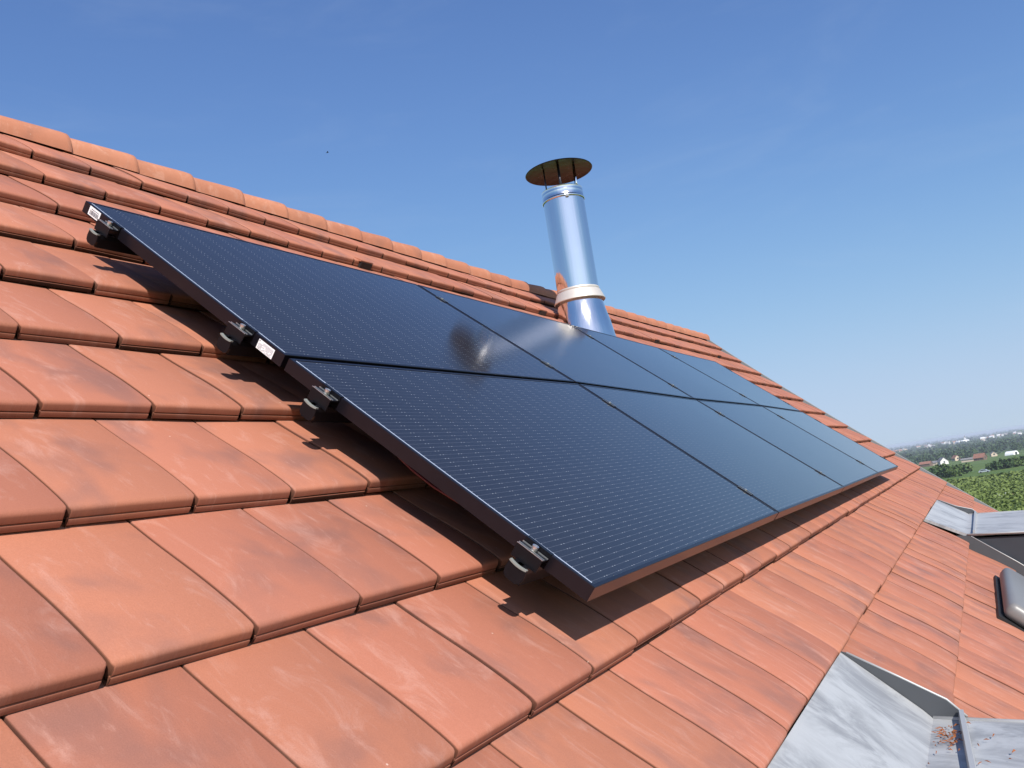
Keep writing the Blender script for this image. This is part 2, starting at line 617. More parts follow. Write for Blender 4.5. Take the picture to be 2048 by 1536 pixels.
def build_tiles():
    prof = np.array([(-.058, -.0430), (0, -.0385), (.03, -.0350), (.06, -.0310), (.09, -.0260), (.12, -.0200), (.15, -.0140), (.18, -.0083),
                     (.21, -.0040), (.24, -.0012), (.27, .0004), (.300, .0006), (.322, .0004), (.3300, .0000), (.3340, -.0012),
                     (.3372, -.0040), (.3388, -.0085), (.3393, -.0195), (.3368, -.0208), (.3366, -.0222), (.3398, -.0230),
                     (.3405, -.0245), (.3400, -.0345), (.3200, -.0365)])
    ch_ = prof[:, 0] < .310
    prof[ch_, 1] = prof[ch_, 1] * .38 + .62 * (-.0385 * (1 - prof[ch_, 0] / .310))
    ns = len(prof)
    V, F, UVs, T = [], [], [], []
    base = 0
    for k in range(-12, 10):
        vn = TV0 + TP * k if k > -2 else -.434 - .350 * (-2 - k)
        ph = 0.5 * (k % 2)
        n0 = math.floor((U_L - TU0) / TW - ph)
        n1 = math.ceil((U_R - TU0) / TW - ph)
        for n in range(n0, n1):
            a = TU0 + TW * (n + ph)
            b = a + TW
            a, b = max(a, U_L), min(b, U_R)
            spans = [(a, b)]
            if vn < D_TOP - 0.02 and vn + TP * 0.6 > D_FRONT:
                for (dl, dr, _, _) in DORM:
                    nsp = []
                    for (p, q) in spans:
                        if q <= dl - .012 or p >= dr + .012:
                            nsp.append((p, q))
                        else:
                            if p < dl - .03:
                                nsp.append((p, dl - .012))
                            if q > dr + .03:
                                nsp.append((dr + .012, q))
                    spans = nsp
            for (p, q) in spans:
                if q - p < 0.02:
                    continue
                wd = q - p
                g = 0.0015
                e = min(.02, wd * .3)
                xs = np.array([g, g, g + .0009, g + .0035, wd * .5, wd - g - .0035, wd - g - .0009, wd - g, wd - g])
                dz = np.array([-.024, -.0030, -.0009, 0, 0.0007, 0, -.0009, -.0030, -.024])
                nx = len(xs)
                jz, jt, js = rnd.gauss(0, .0011), rnd.gauss(0, .004), rnd.gauss(0, .0016)
                jr = rnd.gauss(0, .0035)
                s = prof[:, 0]
                r = .012
                ins = np.where(s > .339 - r, r - np.sqrt(np.clip(r * r - (np.minimum(s, .339) - (.339 - r)) ** 2, 0, None)), 0) * 0.45
                ins = np.where(s > .3371, ins.max() * .8, ins)
                X = np.repeat(xs[None], ns, 0)
                X[:, :4] += ins[:, None]
                X[:, 5:] -= ins[:, None]
                SS = np.repeat(s[:, None], nx, 1)
                edge_fall = np.repeat(dz[None], ns, 0)
                edge_fall[18:] *= 0.15
                Z = prof[:, 1][:, None] + edge_fall + jz + (X / wd - .5) * jt * .4
                Z[18:] = prof[18:, 1][:, None] + jz + (X[18:] / wd - .5) * jt * .4
                U = p + X + (SS - .34) * jr * 0.3
                Vv = np.minimum(vn + TP - SS + js, V_RIDGE + .004)      # the top course ends under the ridge
                Z = Z - (X / wd - .5) * .0008 + sway(U, Vv)
                V.append(np.stack([U, Vv, Z], -1).reshape(-1, 3))
                UVs.append(np.stack([U, Vv], -1).reshape(-1, 2))
                t = np.empty((ns * nx, 3))
                t[:, 0] = rnd.random()
                t[:, 1] = rnd.random()
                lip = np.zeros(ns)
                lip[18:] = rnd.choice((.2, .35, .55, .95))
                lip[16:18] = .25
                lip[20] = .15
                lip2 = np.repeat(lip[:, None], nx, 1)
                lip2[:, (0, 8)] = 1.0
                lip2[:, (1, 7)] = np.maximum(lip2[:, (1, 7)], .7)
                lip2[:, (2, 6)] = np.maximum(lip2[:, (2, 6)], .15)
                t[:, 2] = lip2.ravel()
                T.append(t)
                i, j = np.meshgrid(np.arange(ns - 1), np.arange(nx - 1), indexing='ij')
                q0 = base + i * nx + j
                F.append(np.stack([q0, q0 + nx, q0 + nx + 1, q0 + 1], -1).reshape(-1, 4))
                base += ns * nx
    V = np.concatenate(V)
    me = npmesh('roof_tiles', roof(V), np.concatenate(F), M_TILE, True, np.concatenate(UVs), np.concatenate(T))
    me.set_sharp_from_angle(angle=math.radians(38))
    return me


roof_tiles = put('roof_tiles', build_tiles(), house)

# underlay below the tiles, with the two dormer openings, and the back slope
mb = MB(roof)
cuts = [U_L, DORM[0][0], DORM[0][1], DORM[1][0], DORM[1][1], U_R]
mb.quad([(U_L, D_TOP + .06, -.075), (U_R, D_TOP + .06, -.075), (U_R, V_RIDGE, -.075), (U_L, V_RIDGE, -.075)])
for i in (0, 2, 4):
    mb.quad([(cuts[i], V_EAVE, -.075), (cuts[i + 1], V_EAVE, -.075), (cuts[i + 1], D_TOP + .06, -.075), (cuts[i], D_TOP + .06, -.075)])
for i in (1, 3):
    mb.quad([(cuts[i], V_EAVE, -.075), (cuts[i + 1], V_EAVE, -.075), (cuts[i + 1], D_FRONT, -.075), (cuts[i], D_FRONT, -.075)])
mb.make('underlay', M_UNDER, house)
rl, rr_ = rp(U_L, V_RIDGE, -.03), rp(U_R, V_RIDGE, -.03)
mb = MB()
back = Vector((0, 5.4, -4.75))
for q, d in ((0.0, 0),):
    mb.add([tuple(rl), tuple(rr_), tuple(rr_ + back), tuple(rl + back)], [(0, 1, 2, 3)])
nb = 26
for i in range(nb):                                     # courses of the far slope, unseen from here
    t0, t1 = i / nb, (i + 1) / nb
    h0, h1 = Vector((0, 0, .0)), Vector((0, 0, .035))
    mb.add([tuple(rl + back * t0 + h0), tuple(rr_ + back * t0 + h0), tuple(rr_ + back * t1 + h1), tuple(rl + back * t1 + h1)], [(0, 1, 2, 3)])
o = mb.make('back_slope', M_TILE, house, uv=True)

# walls
zl = rp(3, V_EAVE, 0)
y0 = zl.y + 0.45
y1 = rl.y + 5.0
apex = rl.z - 0.12
mb = MB()
for x in (U_L + .25, U_R - .22):
    mb.add([(x, y0, 0), (x, y1, 0), (x, y1, apex - 4.4), (x, rl.y, apex), (x, y0, apex - (rl.y - y0) * .881)], [(0, 1, 2, 3, 4)])
mb.box((U_L + .26, y0, 0), (U_R - .23, y0 + .02, zl.z + .18))
mb.box((U_L + .26, y1 - .02, 0), (U_R - .23, y1, apex - 4.6))
mb.make('wall', M_RENDER, house)

# ridge tiles, each its own piece, every one lapping over the next towards the far gable
def ridge_tile(u, ln, i):
    nseg, nl = 14, 7
    vs, uvs = [], []
    ax = np.array([V_RIDGE])
    for a in range(nl):
        t = a / (nl - 1)
        s = [0, .12, .4, .75, .93, .985, 1.0][a]
        R_ = (.084 + .017 * s) * (1, 1, 1, 1, 1, .985, .93)[a]
        for b in range(nseg + 1):
            th = math.radians(-104 + 208 * b / nseg)
            cy, cz = math.sin(th), math.cos(th)
            y = math.copysign(abs(cy) ** .8, cy) * R_ * 1.12
            z = (math.copysign(abs(cz) ** .85, cz)) * R_ * .92 - .086
            c = rp(u + ln * s, V_RIDGE, float(sway(u + ln * s, V_RIDGE)))
            vs.append((c.x, c.y + y, c.z + z))
            uvs.append((u + ln * s + 3.3 * i, th * .12 + .5))
    fs = []
    for a in range(nl - 1):
        for b in range(nseg):
            q = a * (nseg + 1) + b
            fs.append((q, q + 1, q + nseg + 2, q + nseg + 1))
    e = (nl - 1) * (nseg + 1)
    n0 = len(vs)
    for b in range(nseg + 1):                            # thickness of the lapping end
        c = vs[e + b]
        k = rp(u + ln, V_RIDGE, float(sway(u + ln, V_RIDGE)))
        vs.append((c[0], k.y + (c[1] - k.y) * .84, k.z - .086 + (c[2] - k.z + .086) * .82))
        uvs.append(uvs[e + b])
    for b in range(nseg):
        fs.append((e + b, e + b + 1, n0 + b + 1, n0 + b))
    tone = np.zeros((len(vs), 3))
    tone[:, 0], tone[:, 1] = rnd.random(), rnd.random()
    me = npmesh('ridge_tile', vs, fs, M_RIDGE, True, uvs, tone)
    me.set_sharp_from_angle(angle=math.radians(50))
    return put('ridge_tile', me, house)


RSTEP = 0.3365
u = 0.683 - RSTEP * 18
i = 0
while u < U_R - .05:
    ridge_tile(u + rnd.gauss(0, .003), min(RSTEP + .035, U_R + .03 - u), i)
    u += RSTEP
    i += 1

# verge flashing on the far gable: zinc strip with a turned up outer lip
nv = 30
vv = np.linspace(V_EAVE, V_RIDGE - .03, nv)
poly = [(U_R - .02, -.055), (U_R + .07, -.050), (U_R + .085, -.012), (U_R + .095, -.012), (U_R + .10, -.14), (U_R - .02, -.14)]
vs, fs = [], []
for v_ in vv:
    for (a, b) in poly:
        vs.append((a, v_, b + float(sway(U_R, v_))))
k = len(poly)
for a in range(nv - 1):
    for b in range(k):
        fs.append((a * k + b, a * k + (b + 1) % k, (a + 1) * k + (b + 1) % k, (a + 1) * k + b))
fs += [tuple(range(k)), tuple(range((nv - 1) * k, nv * k))[::-1]]
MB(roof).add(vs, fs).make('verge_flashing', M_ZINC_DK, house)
vs, fs = [], []
for v_ in vv:
    s_ = float(sway(U_R, v_))
    for (a, b) in [(U_R + .084, -.011), (U_R + .097, -.011), (U_R + .097, -.004), (U_R + .084, -.004)]:
        vs.append((a, v_, b + s_))
for a in range(nv - 1):
    for b in range(4):
        fs.append((a * 4 + b, a * 4 + (b + 1) % 4, (a + 1) * 4 + (b + 1) % 4, (a + 1) * 4 + b))
fs += [(0, 1, 2, 3), tuple(range((nv - 1) * 4, nv * 4))[::-1]]
MB(roof).add(vs, fs).make('verge_lip', M_ZINC_EDGE, house)

# ventilation tiles: a low hooded opening on the nose line of the seventh course
for u in (-0.02 - .05, 2.15, 4.36, 7.04, 9.45):
    vn = TV0 + 7 * TP
    s_ = float(sway(u, vn))
    mb = MB(roof)
    mb.prism([(vn + .075, -.006 + s_), (vn - .002, .012 + s_), (vn - .012, .008 + s_), (vn - .012, .001 + s_), (vn - .004, .000 + s_), (vn + .02, -.012 + s_)], 0, u - .055, u + .055)
    vt = mb.make('vent_tile', M_TILE, house, uv=True)
    MB(roof).box((u - .047, vn - .0165, -.034 + s_), (u + .047, vn - .001, .000 + s_)).make('vent_shade', M_BLACK, vt)  # solid black block stands for the shade inside the opening


# dormers ------------------------------------------------------------------
def dormer(dl, dr, wl, wr, idx):
    D = bpy.data.objects.new('dormer', None)
    COL.objects.link(D)
    D.parent = house
    c = rp((dl + dr) / 2, D_FRONT, 0)
    D.location = c - house.location
    nu, pts = 9, []
    # long section: apron under the tiles, bend, nearly level roof
    sec = [(D_TOP + .035, 0)] + [(D_TOP - .02, .0)] + [None] * 0
    rows = []
    def wb(t):
        return wl + (wr - wl) * t
    vstops = [-.4362, -.46, -.49, -.53, -.60, -.66, -.70]
    for v_ in vstops:
        b_ = float(np.clip((D_TOP - v_) / (D_TOP - D_BEND), 0, 1))
        rows.append([(v_, -.014 * (1 - b_) + wb(t) * b_) for t in np.linspace(0, 1, nu)])
    for s in (.0, .03, .07, .2, .5, .9, 1.3, D_LEN):
        rows.append([(D_BEND + D_OUT[0] * s, wb(t) + D_OUT[1] * s + .004 * math.sin(7 * s + 4 * t)) for t in np.linspace(0, 1, nu)])
    us = np.linspace(dl, dr, nu)
    vs, fs = [], []
    for lay in (0, -.022):
        for r in rows:
            for j, (v_, w_) in enumerate(r):
                vs.append((us[j], v_, w_ + lay))
    nr = len(rows)
    N = nr * nu
    for a in range(nr - 1):
        for b in range(nu - 1):
            q = a * nu + b
            fs.append((q, q + nu, q + nu + 1, q + 1))
            fs.append((N + q, N + q + 1, N + q + nu + 1, N + q + nu))
    for a in range(nr - 1):
        q = a * nu
        fs.append((q, N + q, N + q + nu, q + nu))
        q = a * nu + nu - 1
        fs.append((q, q + nu, N + q + nu, N + q))
    for b in range(nu - 1):
        q = (nr - 1) * nu + b
        fs.append((q, N + q, N + q + 1, q + 1))
    zr = MB(roof).add(vs, fs).make('zinc_roof', M_ZINC, D, smooth=True, uv=True, auto=30)

    def on(s, t):          # point on the roof sheet: s metres out from the bend, t across
        return np.array([dl + (dr - dl) * t, D_BEND + D_OUT[0] * s, wb(t) + D_OUT[1] * s])
    # rolled edges along both sides and the front
    for t, sg in ((0, -1), (1, 1)):
        pl = [tuple(on(s, t) + np.array([sg * .004, 0, -.004])) for s in (-.0, .3, .8, 1.3, D_LEN)]
        MB(roof).tube(pl, .0075, 8).make('rolled_edge', M_ZINC_EDGE, D, smooth=True)
    # standing seams
    seams = [((1.364 - dl) / (dr - dl), .055, (0.80 - dl) / (dr - dl), .12)] if False else []
    return D, on


d1, on1 = dormer(*DORM[0], 0)
d2, on2 = dormer(*DORM[1], 1)


def seam(D, a, b, h=.028):
    a, b = np.array(a, float), np.array(b, float)
    n = np.array([0, D_OUT[1], -D_OUT[0]])
    d = (b - a) / np.linalg.norm(b - a)
    s = np.cross(d, n)
    s /= np.linalg.norm(s)
    vs = []
    for p in (a, b):
        for (x, z) in ((-.010, 0), (.010, 0), (.006, h), (.006, h), (-.006, h), (-.006, h * .5)):
            vs.append(tuple(p + s * x + n * z))
    fs = [(0, 1, 7, 6), (1, 2, 8, 7), (2, 3, 9, 8), (3, 4, 10, 9), (4, 5, 11, 10), (5, 0, 6, 11), (0, 5, 4, 3, 2, 1), (6, 7, 8, 9, 10, 11)]
    MB(roof).add(vs, [f for f in fs if f not in ((2, 3, 9, 8),)]).make('standing_seam', M_ZINC_EDGE, D)


def at_u(on, dl, dr, s, u):
    return on(s, (u - dl) / (dr - dl))


dl, dr = DORM[0][:2]
seam(d1, at_u(on1, dl, dr, .075, 1.226), at_u(on1, dl, dr, .12, .50))
seam(d1, at_u(on1, dl, dr, .62, 1.226), at_u(on1, dl, dr, .62, dl + .01))
dl, dr = DORM[1][:2]
seam(d2, at_u(on2, dl, dr, .055, dr - .006), at_u(on2, dl, dr, .045, dl + .006))
seam(d2, at_u(on2, dl, dr, .50, dr - .006), at_u(on2, dl, dr, .44, dl + .006))
seam(d2, at_u(on2, dl, dr, 1.0, dr - .006), at_u(on2, dl, dr, 1.0, dl + .006))

for D, (dl, dr, wl, wr) in ((d1, DORM[0]), (d2, DORM[1])):
    # upstand between the sunken apron and the tiles beyond it
    rim = [(-.4362, -.012), (-.45, -.006), (-.60, .026), (-.735, .052 if wr < 0 else .080), (-.80, .045 if wr < 0 else .07), (-1.3, .03), (D_FRONT, .03)]
    low = [(D_FRONT, -.07), (-.4362, -.07)]
    low2 = [(D_FRONT, -.07), (-.66, -.07)]
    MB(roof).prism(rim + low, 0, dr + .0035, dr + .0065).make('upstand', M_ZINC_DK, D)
    MB(roof).tube([(dr + .006, a, b) for a, b in rim[1:5]], .0035, 6).make('upstand_rim', M_ZINC_EDGE, D, smooth=True)
    # flashing along the near cheek
    rim = [(-.66, -.02), (-.70, .015), (-.76, .050), (-1.1, .062), (D_FRONT, .062)]
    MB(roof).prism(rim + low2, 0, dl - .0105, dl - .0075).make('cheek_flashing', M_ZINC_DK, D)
    MB(roof).tube([(dl - .0085, a, b) for a, b in rim[2:]], .004, 6).make('flashing_rim', M_ZINC_EDGE, D, smooth=True)
    # cheeks and front below the roof sheet
    e0 = np.array([D_BEND, (wl + wr) / 2 - .03])
    e1 = e0 + D_OUT * (D_LEN - .12)
    foot = (e1[0] - .66 * 0 - (e1[1] + .06) * .881, -.06)
    for u_ in (dl + .02, dr - .05):
        MB(roof).prism([tuple(e0), tuple(e1), foot, (e0[0], -.06)], 0, u_, u_ + .03).make('cheek', M_SLATE, D)
    fw = MB(roof)
    fw.add([(dl + .051, e1[0], e1[1]), (dr - .051, e1[0], e1[1]), (dr - .051, foot[0], foot[1]), (dl + .051, foot[0], foot[1])], [(0, 1, 2, 3)])
    fw.make('front', M_RENDER, D)
    f0, f1 = np.array([e1[0], e1[1]]), np.array(foot)
    nrm = np.array([-UPT[2], UPT[1]])
    def fp(u_, s, o_):
        p = f0 + (f1 - f0) * s + nrm * o_
        return (u_, p[0], p[1])
    ul, ur = dl + .35, dr - .35
    wm = MB(roof)
    for (a, b, s0, s1) in ((ul, ur, .12, .17), (ul, ur, .80, .85), (ul, ul + .06, .17, .80), (ur - .06, ur, .17, .80), ((ul + ur) / 2 - .03, (ul + ur) / 2 + .03, .17, .80)):
        pts = [fp(a, s0, .003), fp(b, s0, .003), fp(b, s1, .003), fp(a, s1, .003), fp(a, s0, .05), fp(b, s0, .05), fp(b, s1, .05), fp(a, s1, .05)]
        wm.add(pts, [(0, 3, 2, 1), (4, 5, 6, 7), (0, 1, 5, 4), (1, 2, 6, 5), (2, 3, 7, 6), (3, 0, 4, 7)])
    wm.make('window_frame', M_PAPER, D)
    MB(roof).quad([fp(ul + .06, .17, .02), fp(ur - .06, .17, .02), fp(ur - .06, .80, .02), fp(ul + .06, .80, .02)]).make('window_pane', M_GLASS, D)

# roof window between the dormers, only the end of its shutter box is in view
RWIN = bpy.data.objects.new('roof_window', None)
COL.objects.link(RWIN)
RWIN.parent = house
RWIN.location = rp(4.1, -1.6, 0) - house.location
MB(roof).bbox((3.46, -1.27, .006), (4.78, -.968, .098), .034).make('shutter_box', M_GREYBOX, RWIN, smooth=True, auto=60)
MB(roof).box((3.43, -1.30, -.03), (4.81, -.956, .0045)).make('flashing', M_BLACK, RWIN)
wf = MB(roof)
for a, b in (((3.40, -2.35, .0), (3.50, -1.23, .07)), ((4.70, -2.35, .0), (4.80, -1.23, .07)), ((3.502, -2.35, .0), (4.698, -2.25, .066))):
    wf.bbox(a, b, .008)
wf.make('sash', M_GREYBOX, RWIN)
MB(roof).box((3.50, -2.26, .01), (4.70, -1.225, .045)).make('pane', M_GLASS, RWIN)

# dry needles swept into the corner of the near dormer roof
vs, fs = [], []
for k_ in range(80):
    if k_ < 66:
        q = on1(abs(rnd.gauss(.045, .018)), 0.0)
        uu = rnd.gauss(1.045, .055)
    else:
        q = on1(rnd.uniform(.0, .3), 0.0)
        uu = rnd.uniform(.75, 1.2)
    dl, dr, wl, wr = DORM[0]
    tt = (uu - dl) / (dr - dl)
    s_ = (D_BEND - q[1]) / -D_OUT[0]
    p = on1(s_, tt) + np.array([0, 0, .0075])
    an, ln, wd = rnd.uniform(0, 6.28), rnd.uniform(.003, .010), .0009
    d = np.array([math.cos(an), math.sin(an) * -D_OUT[0], math.sin(an) * -D_OUT[1] * -1]) * ln
    d = np.array([math.cos(an), math.sin(an) * D_OUT[0], math.sin(an) * D_OUT[1]]) * ln
    e = np.array([-math.sin(an), math.cos(an) * D_OUT[0], math.cos(an) * D_OUT[1]]) * wd
    nn = np.array([0, D_OUT[1], -D_OUT[0]]) * rnd.uniform(.001, .004)
    b0 = len(vs)
    vs += [tuple(p - d - e), tuple(p + d - e + nn), tuple(p + d + e + nn), tuple(p - d + e), tuple(p + nn * 2)]
    fs += [(b0, b0 + 1, b0 + 4), (b0 + 1, b0 + 2, b0 + 4), (b0 + 2, b0 + 3, b0 + 4), (b0 + 3, b0, b0 + 4)]
o = MB(roof).add(vs, fs).make('dry_needles', M_NEEDLE, None, origin=rp(1.0, -.77, 0))
o['label'] = 'scatter of dry brown needles in the corner of the zinc roof'
o['category'] = 'needles'
o['kind'] = 'stuff'

# ------------------------------------------------------------------ solar panels
PWD, PHT, GU, GV = 1.70, 0.9687, 0.0162, 0.0170
WOFF = {0: [-.000, .010, .007, .014, -.003],     # bottom, middle and top edges of the array, at the five column edges
        1: [-.006, .0175, .004, .011, -.001],
        2: [.000, .007, .004, .001, .010]}
PN = {(0, 0): 'nearest lower solar panel with a bare lower left corner over the tiles',
      (0, 1): 'lower solar panel second from the left, below the blurred chimney reflection',
      (0, 2): 'lower solar panel third from the left, second from the far gable',
      (0, 3): 'lower solar panel at the far right end, nearest the green valley',
      (1, 0): 'upper solar panel with white stickers on its left edge',
      (1, 1): 'upper solar panel with the pale chimney reflection, just left of the steel chimney',
      (1, 2): 'upper solar panel directly below and right of the steel chimney',
      (1, 3): 'upper solar panel at the far right end under the ridge'}


def wcorr(col, row, s, t):
    a, b = WOFF[row], WOFF[row + 1]
    return (a[col] * (1 - s) + a[col + 1] * s) * (1 - t) + (b[col] * (1 - s) + b[col + 1] * s) * t


for row in (0, 1):
    for col in range(4):
        ou, ov = col * (PWD + GU), row * (PHT + GV)

        def fr(p, ou=ou, ov=ov, col=col, row=row):
            p = np.asarray(p, float).reshape(-1, 3).copy()
            s, t = np.clip(p[:, 0] / PWD, 0, 1), np.clip(p[:, 1] / PHT, 0, 1)
            p[:, 2] += wcorr(col, row, s, t)
            p[:, 0] += ou
            p[:, 1] += ov
            return arr(p)
        P = thing('solar_panel', PN[(row, col)], 'solar panel', ap(ou + PWD / 2, ov + PHT / 2, 0), 'black solar panels in two rows on the roof')
        # frame: profile swept round the rectangle
        prof = [(.0, -.035), (.0, -.0016), (.0005, -.0004), (.0016, 0), (.0095, 0), (.0105, -.0006), (.0105, -.0045), (.0018, -.0045), (.0018, -.033), (.028, -.0335), (.028, -.035)]
        vs, fs = [], []
        sub = 8
        loop = []
        for i in range(sub):
            loop.append((i / sub, 0, i == 0))
        for i in range(sub):
            loop.append((1, i / sub, i == 0))
        for i in range(sub):
            loop.append((1 - i / sub, 1, i == 0))
        for i in range(sub):
            loop.append((0, 1 - i / sub, i == 0))
        for (a, b, _) in loop:
            for (ins, z) in prof:
                x = a * PWD
                y = b * PHT
                x = min(max(x, ins), PWD - ins)
                y = min(max(y, ins), PHT - ins)
                vs.append((x, y, z))
        k = len(prof)
        n = len(loop)
        for a in range(n):
            for b in range(k):
                fs.append((a * k + b, a * k + (b + 1) % k, ((a + 1) % n) * k + (b + 1) % k, ((a + 1) % n) * k + b))
        MB(fr).add(vs, fs).make('frame', M_FRAME, P)
        # laminate
        nx, ny = 12, 8
        vs, fs = [], []
        e = .0107
        for lay in (-.0013, -.0060):
            for j in range(ny + 1):
                for i in range(nx + 1):
                    vs.append((e + (PWD - 2 * e) * i / nx, e + (PHT - 2 * e) * j / ny, lay))
        N = (nx + 1) * (ny + 1)
        for j in range(ny):
            for i in range(nx):
                q = j * (nx + 1) + i
                fs.append((q, q + 1, q + nx + 2, q + nx + 1))
                fs.append((N + q, N + q + nx + 1, N + q + nx + 2, N + q + 1))
        MB(fr).add(vs, fs).make('cell_sheet', M_CELL, P, smooth=True, uv=True, auto=40)
        # pale strip along the left edge, the frame's glint put into its colour
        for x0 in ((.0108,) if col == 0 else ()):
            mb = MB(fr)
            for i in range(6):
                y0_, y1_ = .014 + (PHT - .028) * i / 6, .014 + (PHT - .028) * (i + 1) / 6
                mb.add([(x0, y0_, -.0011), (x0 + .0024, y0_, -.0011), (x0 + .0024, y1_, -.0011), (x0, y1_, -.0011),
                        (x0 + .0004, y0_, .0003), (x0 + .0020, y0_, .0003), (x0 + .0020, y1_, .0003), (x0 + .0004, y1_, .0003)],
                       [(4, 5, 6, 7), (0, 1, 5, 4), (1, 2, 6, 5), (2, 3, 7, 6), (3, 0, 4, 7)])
            mb.make('edge_glint', M_EDGE_GLINT, P)
        if (row, col) == (1, 0):
            # barcode sticker and rating sticker on the left face (local v, w)
            for nm, v0, v1, w0, w1 in (('barcode_label', .878, .938, -.0300, -.0028), ('rating_label', .036, .100, -.0335, -.0072)):
                mb = MB(fr)
                mb.box((-.0008, v0, w0), (-.0002, v1, w1), 0)
                H_ = w1 - w0
                L_ = v1 - v0
                if nm == 'barcode_label':
                    x = v0 + .007
                    while x < v1 - .008:
                        d = rnd.choice((.0006, .0009, .0014, .0018))
                        mb.box((-.0012, x, w0 + H_ * .14), (-.0009, x + d, w0 + H_ * .62), 1)
                        x += d + rnd.choice((.0007, .001, .0015))
                    x = v0 + .008
                    while x < v1 - .012:
                        d = rnd.uniform(.001, .0022)
                        mb.box((-.0012, x, w0 + H_ * .72), (-.0009, x + d, w0 + H_ * .80), 1)
                        x += d + .0009
                else:
                    mb.box((-.0012, v1 - .0062, w1 - .0052), (-.0009, v1 - .003, w1 - .002), 1)
                    for r_ in range(8):
                        z_ = w0 + .0025 + r_ * .0027
                        x = v0 + .004
                        while x < v1 - (.022 if r_ > 5 else .006):
                            d = rnd.uniform(.001, .005)
                            if rnd.random() < .8:
                                mb.box((-.0012, x, z_), (-.0009, x + d, z_ + .0009), 1)
                            x += d + .0013
                mb.make(nm, [M_PAPER, M_INK], P)

